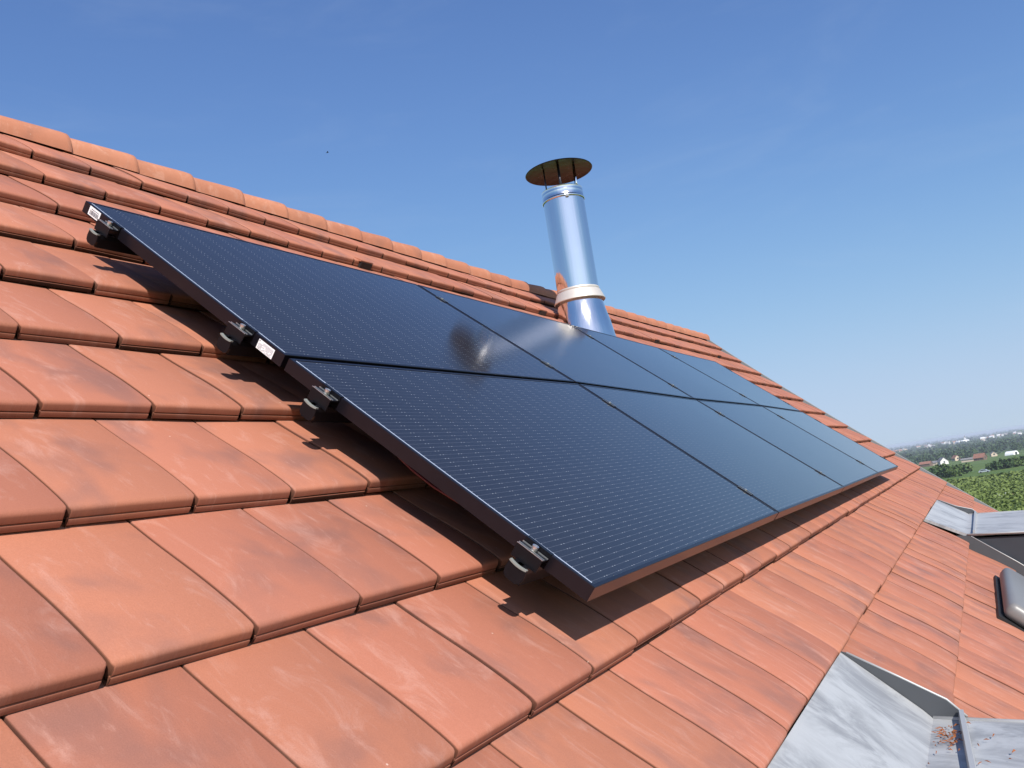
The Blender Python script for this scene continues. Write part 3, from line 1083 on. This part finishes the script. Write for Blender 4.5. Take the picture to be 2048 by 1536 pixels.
# ------------------------------------------------------------------ mounting rails with their clamps and hooks
A_LEN = 4 * PWD + 3 * GU
RAILS = [(.146, 0, 'lowest mounting rail, its end clamp nearest the camera'),
         (.803, 0, 'mounting rail under the upper part of the lower panel row'),
         (1.141, 1, 'mounting rail under the lower part of the upper panel row'),
         (1.787, 1, 'topmost mounting rail, its end clamp beside the barcode sticker')]
for vr, row, lab in RAILS:
    def wr_(u):
        s = u / (PWD + GU)
        c = int(min(max(math.floor(s), 0), 3))
        return wcorr(c, row, min(max(s - c, 0), 1), (vr - row * (PHT + GV)) / PHT)
    Rl = thing('mounting_rail', lab, 'mounting rail', ap(A_LEN / 2, vr, -.06), 'rails under the solar panels')
    # channel section rail
    sec = [(-.020, -.078), (.020, -.078), (.020, -.050), (.017, -.0375), (.006, -.0375), (.006, -.046), (-.006, -.046), (-.006, -.0375), (-.017, -.0375), (-.020, -.050)]
    nst = 22
    vs, fs = [], []
    k = len(sec)
    for a in range(nst):
        u_ = -.046 + (A_LEN + .092) * a / (nst - 1)
        for (y, z) in sec:
            vs.append((u_, vr + y, z + wr_(u_) - .001))
    for a in range(nst - 1):
        for b in range(k):
            fs.append((a * k + b, (a + 1) * k + b, (a + 1) * k + (b + 1) % k, a * k + (b + 1) % k))
    fs += [tuple(range(k)), tuple(range((nst - 1) * k, nst * k))[::-1]]
    MB(arr).add(vs, fs).make('rail_profile', M_ALU_BK, Rl)
    w0 = wr_(0)
    # end cap with a pale upper lip
    cp = MB(arr)
    cp.prism([(vr - .021, -.072 + w0), (vr - .0245, -.060 + w0), (vr - .023, -.042 + w0), (vr + .023, -.042 + w0), (vr + .0245, -.060 + w0), (vr + .021, -.072 + w0), (vr + .012, -.078 + w0), (vr - .012, -.078 + w0)], 0, -.0535, -.0465)
    cap = cp.make('end_cap', M_ALU_BK, Rl)
    lp = MB(arr)
    arc = []
    for i in range(7):
        t = -1 + 2 * i / 6
        arc.append((vr + t * .022, -.0415 + w0 - .003 * (1 - t * t)))
    for i in range(6):
        (a, z1), (b, z2) = arc[i], arc[i + 1]
        lp.add([(-.056, a, z1), (-.056, b, z2), (-.0468, b, z2), (-.0468, a, z1), (-.056, a, z1 + .0035), (-.056, b, z2 + .0035), (-.0468, b, z2 + .0035), (-.0468, a, z1 + .0035)],
               [(0, 1, 5, 4), (1, 2, 6, 5), (2, 3, 7, 6), (3, 0, 4, 7), (4, 5, 6, 7), (0, 3, 2, 1)])
    lp.make('cap_lip', M_RAILCAP, cap)
    # end clamp (both ends of the rail): outer plate, top plate with ribs, tongue over the frame
    for sg, uo in ((1, 0.0), (-1, A_LEN)):
        def ec(p, sg=sg, uo=uo):
            p = np.asarray(p, float).reshape(-1, 3).copy()
            p[:, 0] = uo + sg * p[:, 0]
            p[:, 2] += wr_(uo)
            return arr(p)
        mb = MB(ec)
        hw = .034
        mb.bbox((-.0345, vr - hw, -.040), (-.0305, vr + hw, -.0085), .0008)
        mb.box((-.0303, vr - hw, -.0145), (-.0035, vr + hw, -.0105))
        mb.box((-.0034, vr - hw, -.0345), (-.0008, vr + hw, -.0005))
        mb.box((-.0034, vr - hw, -.0004), (.0085, vr + hw, .0016))
        cl = mb.make('end_clamp', M_ALU_BK, Rl)
        for x in (-.0335, -.0255, -.0085):
            MB(ec).box((x - .0009, vr - hw, -.0103), (x + .0010, vr + hw, -.0080)).make('clamp_rib', M_ALU, cl)
        mb = MB(ec)
        mb.lathe([(.0001, -.004), (.0035, -.004), (.0042, .0000), (.0072, .0000), (.0072, -.0115), (.0001, -.0115)], 20, 0, (-.017, vr, .0020))
        mb.make('bolt', M_BOLT, cl, smooth=True, auto=35)
    # mid clamps in the three joints
    for j in (1, 2, 3):
        uc = j * (PWD + GU) - GU / 2
        wj = wr_(uc)
        mb = MB(arr)
        hw = .030
        mb.box((uc - .0135, vr - hw, .0006 + wj), (uc + .0135, vr + hw, .0024 + wj))
        mb.box((uc - .004, vr - hw, -.036 + wj), (uc + .004, vr + hw, .0005 + wj))
        mc = mb.make('mid_clamp', M_ALU_BK, Rl)
        for x in (-.0135, .0115):
            MB(arr).box((uc + x, vr - hw, .0025 + wj), (uc + x + .002, vr + hw, .0032 + wj)).make('clamp_rib', M_ALU, mc)
        def bc(p, uc=uc, wj=wj):
            p = np.asarray(p, float).reshape(-1, 3).copy()
            p += np.array([uc, vr, wj])
            return arr(p)
        MB(bc).lathe([(.0001, .0035), (.0032, .0035), (.004, .0070), (.0062, .0070), (.0062, .0026), (.0001, .0026)], 16).make('bolt', M_BOLT, mc, smooth=True, auto=35)
    # roof hooks reaching down under the tiles
    for hu in (.42, 1.35, 2.3, 3.3, 4.3, 5.3, 6.3):
        wj = wr_(hu)
        mb = MB(arr)
        mb.box((hu - .016, vr - .040, -.125 + wj), (hu + .016, vr - .022, -.050 + wj))
        mb.box((hu - .016, vr - .022, -.131 + wj), (hu + .016, vr + .16, -.1255 + wj))
        mb.make('roof_hook', M_ALU_BK, Rl)

# red cable sagging below the frame
pts = [(.05, .66, -.042), (.045, .60, -.052), (.045, .53, -.060), (.048, .46, -.062), (.05, .38, -.055), (.06, .32, -.046), (.08, .28, -.042)]
fine = []
for i in range(len(pts) - 1):
    for t in np.linspace(0, 1, 5)[:-1]:
        fine.append(tuple(np.array(pts[i]) * (1 - t) + np.array(pts[i + 1]) * t))
fine.append(pts[-1])
o = MB().tube([tuple(ap(*p)) for p in fine], .0032, 8).make('cable', M_RED, None, smooth=True, origin=ap(.03, .46, -.07))
tag(o, 'thin dark red cable sagging under the left edge of the lower panel', 'cable')

# ------------------------------------------------------------------ steel chimney
CH = rp(4.696, 2.402, 0)
chim = thing('chimney', 'shiny round steel chimney with a disc rain cap behind the panels', 'chimney', CH)


def cf(p):
    return np.asarray(p, float).reshape(-1, 3) + np.array(CH)


cone = [(.262, -.26), (.245, -.10), (.222, .04), (.200, .14), (.186, .215), (.180, .262)]
MB(cf).lathe(cone, 64).make('flashing_cone', M_STEEL, chim, smooth=True)
MB(cf).lathe([(.171, .235), (.171, 1.085)], 64).make('pipe', M_STEEL, chim, smooth=True)
MB(cf).lathe([(.1785, .312), (.182, .306), (.208, .240), (.212, .232), (.208, .226), (.178, .296), (.1785, .312)], 64).make('storm_collar', M_COLLAR, chim, smooth=True)
MB(cf).lathe([(.172, .312), (.1755, .318), (.1755, .330), (.172, .334)], 64).make('seam_band', M_COLLAR, chim, smooth=True)
tp_ = [(.1735, 1.086), (.178, 1.090), (.180, 1.097), (.178, 1.104), (.1745, 1.108), (.1725, 1.112), (.1715, 1.150), (.1725, 1.153), (.1715, 1.157), (.1715, 1.182), (.173, 1.185), (.168, 1.186), (.128, 1.176), (.128, .70)]
MB(cf).lathe(tp_, 64).make('top_section', M_STEEL, chim, smooth=True, auto=40)
MB(cf).lathe([(.0001, .78), (.1275, .78)], 32).make('flue_dark', M_BLACK, chim)
b_ = MB(cf)
for an in (math.radians(215),):
    b_.bbox((math.cos(an) * .178 - .012, math.sin(an) * .178 - .012, 1.075), (math.cos(an) * .178 + .012, math.sin(an) * .178 + .012, 1.092), .003)
b_.make('band_clip', M_ZINC_EDGE, chim)
CZ = 1.362
cap = [(.0001, CZ + .062), (.06, CZ + .060), (.16, CZ + .036), (.262, CZ + .004), (.280, CZ + .000), (.283, CZ - .004), (.280, CZ - .007), (.262, CZ - .003), (.16, CZ + .012), (.06, CZ + .018), (.0001, CZ + .018)]
MB(cf).lathe(cap, 72).make('rain_cap', M_STEEL_CAP, chim, smooth=True, auto=50)
for a, mt, r in ((148, M_STEEL_DK, .006), (203, M_STEEL_DK, .0105), (262, M_STEEL, .0095), (328, M_STEEL_DK, .006)):
    an = math.radians(a)
    x, y = math.cos(an) * .150, math.sin(an) * .150
    MB(cf).tube([(x, y, 1.10), (x, y, CZ + .010)], r, 10).make('strut', mt, chim, smooth=True)

# ------------------------------------------------------------------ land below the house
CX, CY, CZW = CAM.x, CAM.y, CAM.z
GD = np.array([0, 40, 60, 130, 180, 380, 450, 650, 1000, 1400, 2500, 5000, 12000, 20000, 46000], float)
GZ = np.array([0, 0, -.3, -2.2, -4.6, -9.2, -10.0, -13.6, -19.6, -23.6, -28.5, -34.5, -42, -46, -60], float)


def gz(d):
    return np.interp(d, GD, GZ)


def land(az, d, up=0.0):
    a = math.radians(az)
    return Vector((CX + d * math.cos(a), CY + d * math.sin(a), float(gz(d)) + up))


def ground_mat():
    m, n, l, b = new_mat('valley_ground')
    g = n.new('ShaderNodeNewGeometry')
    p = g.outputs['Position']
    ds = n.new('ShaderNodeVectorMath')
    ds.operation = 'DISTANCE'
    l.new(p, ds.inputs[0])
    ds.inputs[1].default_value = (CX, CY, 0)
    d = ds.outputs['Value']
    rows = n.new('ShaderNodeTexWave')
    rows.inputs['Scale'].default_value = 0.16
    rows.inputs['Distortion'].default_value = 2.5
    rows.inputs['Detail'].default_value = 2
    l.new(p, rows.inputs['Vector'])
    nb_ = noise(n, l, p, 0.35, 6, 0.65)
    nm = noise(n, l, p, 0.012, 4, 0.55)
    nf = noise(n, l, p, 0.0016, 6, 0.6)
    c = mix(n, l, nb_, (0.075, 0.118, 0.028), (0.145, 0.195, 0.058))
    c = mix(n, l, math_n(n, l, 'MULTIPLY', rows.outputs['Fac'], 0.25), c, (0.045, 0.10, 0.02))
    c = mix(n, l, math_n(n, l, 'MULTIPLY', ramp(n, l, nm, 0.45, 0.65), 0.55), c, (0.06, 0.12, 0.03))
    far = mix(n, l, ramp(n, l, nf, 0.44, 0.56), (0.018, 0.04, 0.018), (0.09, 0.12, 0.05))
    c = mix(n, l, ramp(n, l, d, 1100.0, 1700.0), c, far)
    l.new(c, b.inputs['Base Color'])
    b.inputs['Roughness'].default_value = 0.95
    b.inputs['Specular IOR Level'].default_value = 0.1
    return m


M_GROUND = ground_mat()


def leaf_mat(name, c0, c1):
    m, n, l, b = new_mat(name)
    at = n.new('ShaderNodeAttribute')
    at.attribute_name = 'tone'
    sp = n.new('ShaderNodeSeparateColor')
    l.new(at.outputs['Color'], sp.inputs[0])
    l.new(mix(n, l, sp.outputs[0], c0, c1), b.inputs['Base Color'])
    b.inputs['Roughness'].default_value = 0.7
    b.inputs['Specular IOR Level'].default_value = 0.2
    return m


M_VINE = leaf_mat('vine_leaf', (0.070, 0.108, 0.024), (0.165, 0.212, 0.060))
M_LEAF = leaf_mat('tree_leaf', (0.035, 0.068, 0.022), (0.10, 0.15, 0.045))
M_WOOD_FAR = leaf_mat('wood_leaf', (0.022, 0.046, 0.020), (0.075, 0.120, 0.045))
M_BARK = plain('bark', (0.07, 0.05, 0.035), 0.9, 0, 0.2, 0.3, 3)

nth = 240
rings = np.concatenate([np.arange(0, 60, 6), np.geomspace(60, 46000, 90)])
th = np.linspace(0, 2 * math.pi, nth, endpoint=False)
RR, TT = np.meshgrid(rings[1:], th, indexing='ij')
vs = np.stack([CX + RR * np.cos(TT), CY + RR * np.sin(TT), gz(RR)], -1).reshape(-1, 3)
vs = np.concatenate([[[CX, CY, 0.0]], vs])
fs = [(0, 1 + k, 1 + (k + 1) % nth) for k in range(nth)]
for a in range(len(rings) - 2):
    for k in range(nth):
        q = 1 + a * nth
        fs.append((q + k, q + nth + k, q + nth + (k + 1) % nth, q + (k + 1) % nth))
put('ground', npmesh('ground', vs, fs, M_GROUND), None, 'structure')


def leaf_quads(cen, size, tone, flat=0.0):                # flat > 0: leaves lie more level
    """one randomly turned quad per centre"""
    n = len(cen)
    a = rng.normal(size=(n, 3))
    a[:, 2] *= (1 - flat)
    a /= np.linalg.norm(a, axis=1, keepdims=True)
    b = rng.normal(size=(n, 3))
    b[:, 2] *= (1 - flat)
    b -= (b * a).sum(1, keepdims=True) * a
    b /= np.linalg.norm(b, axis=1, keepdims=True)
    s = np.asarray(size).reshape(-1, 1) * rng.uniform(.6, 1.2, (n, 1))
    V = np.stack([cen - a * s - b * s * .7, cen + a * s - b * s * .7, cen + a * s * .8 + b * s * .7, cen - a * s * .8 + b * s * .7], 1).reshape(-1, 3)
    F = np.arange(n * 4).reshape(n, 4)
    T = np.repeat(np.asarray(tone).reshape(-1, 1), 4, 0) * np.ones((1, 3))
    return V, F, T


# vine rows on the slope below the village
cen = []
rowdir = np.array([-math.sin(math.radians(2)), math.cos(math.radians(2))])
rownor = np.array([rowdir[1], -rowdir[0]])
for r in np.arange(92, 330, 2.0):
    half = r * .13 + 8
    step = .15 if r < 170 else (.34 if r < 260 else .6)
    t = np.arange(-half, half, step)
    t = t + rng.uniform(-.1, .1, len(t))
    x = CX + rownor[0] * r + rowdir[0] * t
    y = CY + rownor[1] * r + rowdir[1] * t
    hgt = 1.0 + .35 * np.sin(t * .31 + r) * np.sin(t * .07 + r * .5) + rng.uniform(0, .5, len(t))
    for z in (.45, 1.0):
        cen.append(np.stack([x + rng.normal(0, .16, len(t)), y + rng.normal(0, .12, len(t)), z * hgt], -1))
cen = np.concatenate(cen)
dd = np.hypot(cen[:, 0] - CX, cen[:, 1] - CY)
bare = (np.abs(dd - 176) < 3.2) & (np.degrees(np.arctan2(cen[:, 1] - CY, cen[:, 0] - CX)) < 0.35) & (np.degrees(np.arctan2(cen[:, 1] - CY, cen[:, 0] - CX)) > -3)
track = np.abs(dd - 262) < 2.0
keep = ~(bare | track)
cen, dd = cen[keep], dd[keep]
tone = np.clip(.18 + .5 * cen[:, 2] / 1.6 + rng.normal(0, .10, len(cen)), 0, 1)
cen[:, 2] += gz(dd)
V, F, T = leaf_quads(cen, np.where(dd < 170, .16, np.where(dd < 260, .27, .45)), tone, .6)
o = put('vines', npmesh('vines', V, F, M_VINE, False, None, T), None, 'stuff')
o['label'] = 'rows of bright green vines on the slope below the roof'
o['category'] = 'vineyard'


def tree(az, d, h, w, label, nleaf=520, group=None, name='tree', mat=None):
    h *= .66
    p = land(az, d)
    t = thing(name, label, 'tree', p, group)
    mb = MB()
    k = [(0, 0, -.3), (.1, .05, h * .2), (-.1, .1, h * .45), (.05, 0, h * .7)]
    mb.tube([tuple(p + Vector(q)) for q in k], [h * .045, h * .035, h * .024, h * .01], 7)
    for j in range(5):
        a = rnd.uniform(0, 6.28)
        s = Vector(k[1]).lerp(Vector(k[2]), rnd.random())
        e = s + Vector((math.cos(a) * w * .3, math.sin(a) * w * .3, h * .22))
        mb.tube([tuple(p + s), tuple(p + e)], [h * .016, h * .006], 5)
    mb.make('trunk', M_BARK, t, smooth=True)
    nl = 9
    lob = np.stack([rng.normal(0, w * .24, nl), rng.normal(0, w * .24, nl), rng.uniform(h * .32, h * .84, nl)], -1)
    lr = rng.uniform(w * .17, w * .30, nl)
    li = rng.integers(0, nl, nleaf)
    dv = rng.normal(size=(nleaf, 3))
    dv /= np.linalg.norm(dv, axis=1, keepdims=True)
    rad = rng.uniform(.55, 1.08, (nleaf, 1))
    c = lob[li] + dv * lr[li][:, None] * rad
    c[:, 2] = np.maximum(c[:, 2], h * .10)
    tn = np.clip(.30 + .9 * (rng.random(nl)[li] - .5) + rng.normal(0, .15, nleaf), 0, 1)
    V, F, T = leaf_quads(c + np.array(p), w * .075, tn)
    put('crown', npmesh('crown', V, F, mat or M_LEAF, False, None, T), t)
    return t


HG = 'trees standing along the vineyard hedge'
for az, d, h, w, lab in (
        (3.30, 432, 5.6, 6.5, 'low dark bush closest to the gable edge in the vineyard hedge'),
        (2.75, 440, 8.2, 8.0, 'tall dark round tree in the left hedge clump'),
        (2.35, 424, 6.0, 7.0, 'dark bushy tree at the lower front of the left hedge clump'),
        (1.95, 452, 6.4, 8.5, 'broad green tree in the middle of the hedge'),
        (1.45, 455, 5.8, 8.0, 'green tree at the right end of the left hedge clump'),
        (-.20, 447, 4.6, 6.5, 'low dark bush just right of the silver car'),
        (-.75, 452, 5.4, 8.5, 'wide bush in the middle of the right hedge clump'),
        (-1.30, 458, 4.8, 7.5, 'bush on the right hedge beside the far field'),
        (-1.95, 462, 5.6, 8.0, 'bush at the right edge of the hedge')):
    tree(az, d, h, w, lab, 620, HG)

# car parked between the hedge clumps
M_CARP = plain('silver_car_paint', (0.50, 0.54, 0.60), 0.3, 0.4)
M_CARG = plain('car_glass', (0.03, 0.04, 0.05), 0.1)
M_TYRE = plain('tyre', (0.02, 0.02, 0.02), 0.8)
p = land(.46, 428)
car = thing('car', 'small silver car parked between the two hedge clumps', 'car', p)
yaw = math.radians(82)


def carf(q):
    q = np.asarray(q, float).reshape(-1, 3)
    c, s = math.cos(yaw), math.sin(yaw)
    return np.stack([p.x + q[:, 0] * c - q[:, 1] * s, p.y + q[:, 0] * s + q[:, 1] * c, p.z + q[:, 2]], -1)


MB(carf).prism([(-2.2, .35), (-2.25, .8), (-1.3, .95), (-.7, 1.5), (1.2, 1.52), (2.0, 1.0), (2.2, .9), (2.2, .35)], 1, -.85, .85).make('body', M_CARP, car)
for y_ in (-.87, .86):
    MB(carf).prism([(-1.0, .98), (-.58, 1.4), (1.1, 1.42), (1.6, 1.02)], 1, y_, y_ + .01).make('window', M_CARG, car)
for x_ in (-1.4, 1.4):
    for y_ in (-.9, .72):
        mb = MB(carf)
        mb.prism([(x_ + .33 * math.cos(t), .33 + .33 * math.sin(t)) for t in np.linspace(0, 6.28, 15)[:-1]], 1, y_, y_ + .18)
        mb.make('wheel', M_TYRE, car)

# stone terrace in the vines with two white bins
M_STONE = plain('terrace_stone', (0.26, 0.20, 0.13), 0.9, 0, 0.3, 0.35, 1.2)
M_WHITE = plain('white_plastic', (0.82, 0.82, 0.80), 0.5)
M_EARTH = plain('bare_earth', (0.30, 0.24, 0.14), 0.95, 0, 0.2, 0.3, 0.8)
p = land(-1.0, 179)
wall = thing('terrace_wall', 'low brown stone terrace wall in the near vines', 'wall', p)
mb = MB()
rr2 = random.Random(3)
for i in range(26):
    y_ = p.y - 7 + i * .46
    mb.bbox((p.x - .3 - rr2.random() * .12, y_, p.z - .4), (p.x + .3, y_ + .45, p.z + .65 + rr2.random() * .3), .05)
mb.make('stones', M_STONE, wall)
mb = MB()
mb.bbox((p.x - 3.2, p.y - 7.4, p.z - .5), (p.x - .35, p.y + 6, p.z + .14), .06)
mb.make('bank', M_EARTH, wall)
for az, lab in ((-.05, 'left one of two small white bins beside the vineyard terrace'), (-.42, 'right one of two small white bins beside the vineyard terrace')):
    q = land(az, 177.2)
    b_ = thing('bin', lab, 'bin', q, 'white bins in the vineyard')
    MB().bbox((q.x - .35, q.y - .35, q.z), (q.x + .35, q.y + .35, q.z + 1.0), .06).make('tub', M_WHITE, b_)
    MB().bbox((q.x - .4, q.y - .4, q.z + 1.003), (q.x + .4, q.y + .4, q.z + 1.12), .04).make('lid', M_WHITE, b_)

# village houses -----------------------------------------------------------
M_WALLW = plain('white_render', (0.72, 0.70, 0.66), 0.8, 0, 0.3)
M_WALLC = plain('cream_render', (0.55, 0.45, 0.34), 0.85, 0, 0.3)
M_WALLB = plain('brown_boards', (0.16, 0.10, 0.07), 0.85, 0, 0.3)
M_ROOFR = plain('village_roof_red', (0.27, 0.125, 0.085), 0.85, 0, 0.3, 0.2, 0.5)
M_ROOFG = plain('village_roof_grey', (0.20, 0.19, 0.19), 0.8, 0, 0.3, 0.2, 0.5)
M_ROOFW = plain('white_sheeting', (0.80, 0.80, 0.80), 0.5)
M_WINDOW = plain('far_window', (0.04, 0.05, 0.06), 0.2)


def gable_house(name, az, d, L, Wd, hw, hr, yawd, wm, rm, label, cat='house', group=None, win=True):
    p = land(az, d)
    t = thing(name, label, cat, p, group)
    c, s = math.cos(math.radians(yawd)), math.sin(math.radians(yawd))

    def f(q):
        q = np.asarray(q, float).reshape(-1, 3)
        return np.stack([p.x + q[:, 0] * c - q[:, 1] * s, p.y + q[:, 0] * s + q[:, 1] * c, p.z + q[:, 2]], -1)
    MB(f).prism([(-Wd / 2, -1), (Wd / 2, -1), (Wd / 2, hw), (0, hw + hr - .1), (-Wd / 2, hw)], 0, -L / 2, L / 2).make('wall', wm, t)
    o_, th_ = .5, .25
    k = hr / (Wd / 2)
    MB(f).prism([(-Wd / 2 - o_, hw - o_ * k), (0, hw + hr), (Wd / 2 + o_, hw - o_ * k), (Wd / 2 + o_, hw - o_ * k + th_), (0, hw + hr + th_), (-Wd / 2 - o_, hw - o_ * k + th_)], 0, -L / 2 - o_, L / 2 + o_).make('roof', rm, t)
    if win:
        for sg in (-1, 1):
            for i in range(3):
                x = -L / 2 + L * (i + 1) / 4
                y = sg * (Wd / 2 + .02)
                MB(f).box((x - .6, min(y, y - sg * .05), hw * .35), (x + .6, max(y, y - sg * .05), hw * .35 + 1.5)).make('window', M_WINDOW, t)
        for sg in (-1, 1):
            x = sg * (L / 2 + .02)
            MB(f).box((min(x, x - sg * .05), -.8, hw * .5), (max(x, x - sg * .05), .8, hw * .5 + 1.7)).make('window', M_WINDOW, t)
    return t


VG = 'houses at the edge of the vineyard'
gable_house('house', 2.52, 1000, 10, 8, 3.6, 3.8, 20, M_WALLW, M_ROOFG, 'white gabled house with a dark roof at the field edge', group=VG)
gable_house('house', .52, 930, 9.5, 7, 2.8, 3.6, 65, M_WALLB, M_ROOFR, 'brown house with a broad red roof at the field edge', group=VG)
gable_house('shed', 1.15, 945, 12, 5, 2.4, 1.2, 80, M_WALLC, M_ROOFG, 'long low grey shed left of the red roofed brown house', 'shed', VG, False)
gable_house('house', 1.78, 1130, 7.5, 6.5, 3.6, 2.8, 30, M_WALLC, M_ROOFR, 'small cream house with a red roof behind the shed', group=VG)
gable_house('shed', 3.45, 1010, 11, 7, 3.2, 2.2, 70, M_WALLB, M_ROOFR, 'brown barn left of the white house by the gable edge', 'shed', VG, False)
gable_house('shed', 3.05, 1020, 9, 6, 3.0, 1.6, 75, M_WALLC, M_ROOFG, 'small cream shed between the barn and the white house', 'shed', VG, False)
gable_house('house', -.20, 1080, 7, 6, 3.0, 2.2, 10, M_WALLC, M_ROOFG, 'pale cream house with a grey roof behind the red roofed house', group=VG)
# white arched hall
p = land(-1.12, 1010)
hall = thing('hall', 'white arched tunnel hall at the far field edge', 'hall', p)
pr = [(5.2 * math.cos(t), 4.2 * math.sin(t)) for t in np.linspace(math.pi, 0, 15)]


def hf(q):
    q = np.asarray(q, float).reshape(-1, 3)
    c, s = math.cos(math.radians(60)), math.sin(math.radians(60))
    return np.stack([p.x + q[:, 0] * c - q[:, 1] * s, p.y + q[:, 0] * s + q[:, 1] * c, p.z + q[:, 2]], -1)


MB(hf).prism([(-5.2, -1)] + pr + [(5.2, -1)], 0, -4.5, 4.5).make('shell', M_ROOFW, hall)
MB(hf).box((-4.6, -1.8, -.5), (-4.52, 1.8, 2.8)).make('door', M_WINDOW, hall)

# the hazy town on the plain
TG = 'tiny houses of the far hazy town'
for (a0, a1, d0, d1_, nn) in ((4.0, 5.0, 4000, 4500, 9), (2.7, 3.2, 3900, 4300, 7), (1.0, 1.7, 3900, 4500, 9), (-2.4, .6, 4000, 5400, 26), (1.7, 2.7, 4800, 6000, 7), (3.2, 4.0, 4800, 6000, 6), (-6, -2.4, 4000, 5500, 14), (5, 8, 4000, 5200, 8)):
    for j in range(nn):
        az, d = rnd.uniform(a0, a1), rnd.uniform(d0, d1_)
        p = land(az, d, 2.0)
        L, Wd, hw, hr = rnd.uniform(12, 26), rnd.uniform(10, 15), rnd.uniform(8, 14), rnd.uniform(4, 6)
        yw = rnd.uniform(0, 3.14)
        c, s = math.cos(yw), math.sin(yw)
        mb = MB()
        vs = []
        for x in (-L / 2, L / 2):
            for (y, z) in ((-Wd / 2, -3), (Wd / 2, -3), (Wd / 2, hw), (0, hw + hr), (-Wd / 2, hw)):
                vs.append((p.x + x * c - y * s, p.y + x * s + y * c, p.z + z))
        mb.add(vs, [(0, 1, 6, 5), (1, 2, 7, 6), (4, 0, 5, 9), (0, 4, 3, 2, 1), (5, 6, 7, 8, 9)], 0)
        mb.add(vs, [(2, 3, 8, 7), (3, 4, 9, 8)], 1)
        o = mb.make('town_house', [rnd.choice((M_WALLW, M_WALLW, M_WALLC)), rnd.choice((M_ROOFR, M_ROOFR, M_ROOFG, M_ROOFW))], None, origin=p)
        tag(o, 'one of the tiny pale houses scattered through the far hazy town', 'house', TG)
p = land(1.08, 4300, 2)
tw = thing('church_tower', 'slim white tower rising above the far town', 'tower', p)
MB().box((p.x - 4, p.y - 4, p.z - 3), (p.x + 4, p.y + 4, p.z + 26)).make('shaft', M_ROOFW, tw)
MB().add([(p.x - 4.4, p.y - 4.4, p.z + 26.01), (p.x + 4.4, p.y - 4.4, p.z + 26.01), (p.x + 4.4, p.y + 4.4, p.z + 26.01), (p.x - 4.4, p.y + 4.4, p.z + 26.01), (p.x, p.y, p.z + 37)],
         [(0, 1, 4), (1, 2, 4), (2, 3, 4), (3, 0, 4), (3, 2, 1, 0)]).make('spire', M_ROOFG, tw)

# the wood between the fields and the town: one mass of crowns
C_, S_, T_ = [], [], []
for (d0, d1_, n_, h0, h1) in ((1080, 1500, 330, 8, 13), (1500, 2600, 620, 10, 16), (2600, 3900, 420, 10, 15), (4300, 9000, 600, 12, 20), (9000, 20000, 500, 14, 26)):
    for j in range(n_):
        d = rnd.uniform(d0, d1_)
        az = rnd.uniform(-9, 12)
        if d < 1080 + 60 and rnd.random() < .5:
            continue
        p = land(az, d)
        h = rnd.uniform(h0, h1)
        w = h * rnd.uniform(.5, .9) * (1 if d < 3000 else 2.2)
        nl = 46 if d < 2600 else 22
        dv = rng.normal(size=(nl, 3))
        dv /= np.linalg.norm(dv, axis=1, keepdims=True)
        c = dv * np.array([w * .5, w * .5, h * .45]) * rng.uniform(.6, 1.05, (nl, 1)) + np.array([p.x, p.y, p.z + h * .5])
        C_.append(c)
        S_.append(np.full(nl, w * (.17 if d < 2600 else .24)))
        b0 = rnd.uniform(.1, .8)
        T_.append(np.clip(b0 + rng.normal(0, .14, nl), 0, 1))
V, F, T = leaf_quads(np.concatenate(C_), np.concatenate(S_), np.concatenate(T_))
o = put('wood', npmesh('wood', V, F, M_WOOD_FAR, False, None, T), None, 'stuff')
o['label'] = 'dark green wood between the vineyard and the far town'
o['category'] = 'wood'

# bird high over the roof
bp_ = CAM + Vector((0.7511, 0.6056, 0.4385)).normalized() * 100
mb = MB()
mb.tube([(bp_.x - .12, bp_.y + .10, bp_.z), (bp_.x, bp_.y, bp_.z + .01), (bp_.x + .10, bp_.y - .08, bp_.z)], [.012, .04, .015], 8)
for sg in (-1, 1):
    d = Vector((.62, .78, 0)) * sg
    a_ = bp_ + d * .18 + Vector((0, 0, .07))
    e_ = bp_ + d * .30 + Vector((-.05, .04, .03))
    q = Vector((.05, -.04, 0))
    mb.add([tuple(bp_ - q), tuple(bp_ + q), tuple(a_ + q * .8), tuple(a_ - q * .8), tuple(e_), tuple(bp_ + Vector((0, 0, .012))), tuple(a_ + Vector((0, 0, .01)))],
           [(0, 1, 2, 3), (3, 2, 4), (0, 5, 6, 3), (5, 1, 2, 6), (6, 2, 4), (3, 6, 4)])
bird = mb.make('bird', M_BLACK, None, origin=bp_)
tag(bird, 'tiny dark bird in the blue sky', 'bird')

# ------------------------------------------------------------------ haze over the plain
hm = bpy.data.materials.new('haze')
hm.use_nodes = True
hn = hm.node_tree
for n_ in list(hn.nodes):
    if n_.type != 'OUTPUT_MATERIAL':
        hn.nodes.remove(n_)
out = [n_ for n_ in hn.nodes if n_.type == 'OUTPUT_MATERIAL'][0]
pv = hn.nodes.new('ShaderNodeVolumePrincipled')
pv.inputs['Color'].default_value = (0.80, 0.88, 1.0, 1)
pv.inputs['Density'].default_value = 0.00013
pv.inputs['Anisotropy'].default_value = 0.0
hn.links.new(pv.outputs[0], out.inputs['Volume'])
hb = MB().box((-47500, -47500, -61.5), (47500, 47500, 12.0))
o = hb.make('haze', hm, None, kind='stuff')
o['label'] = 'pale blue haze over the distant plain'
o['category'] = 'haze'
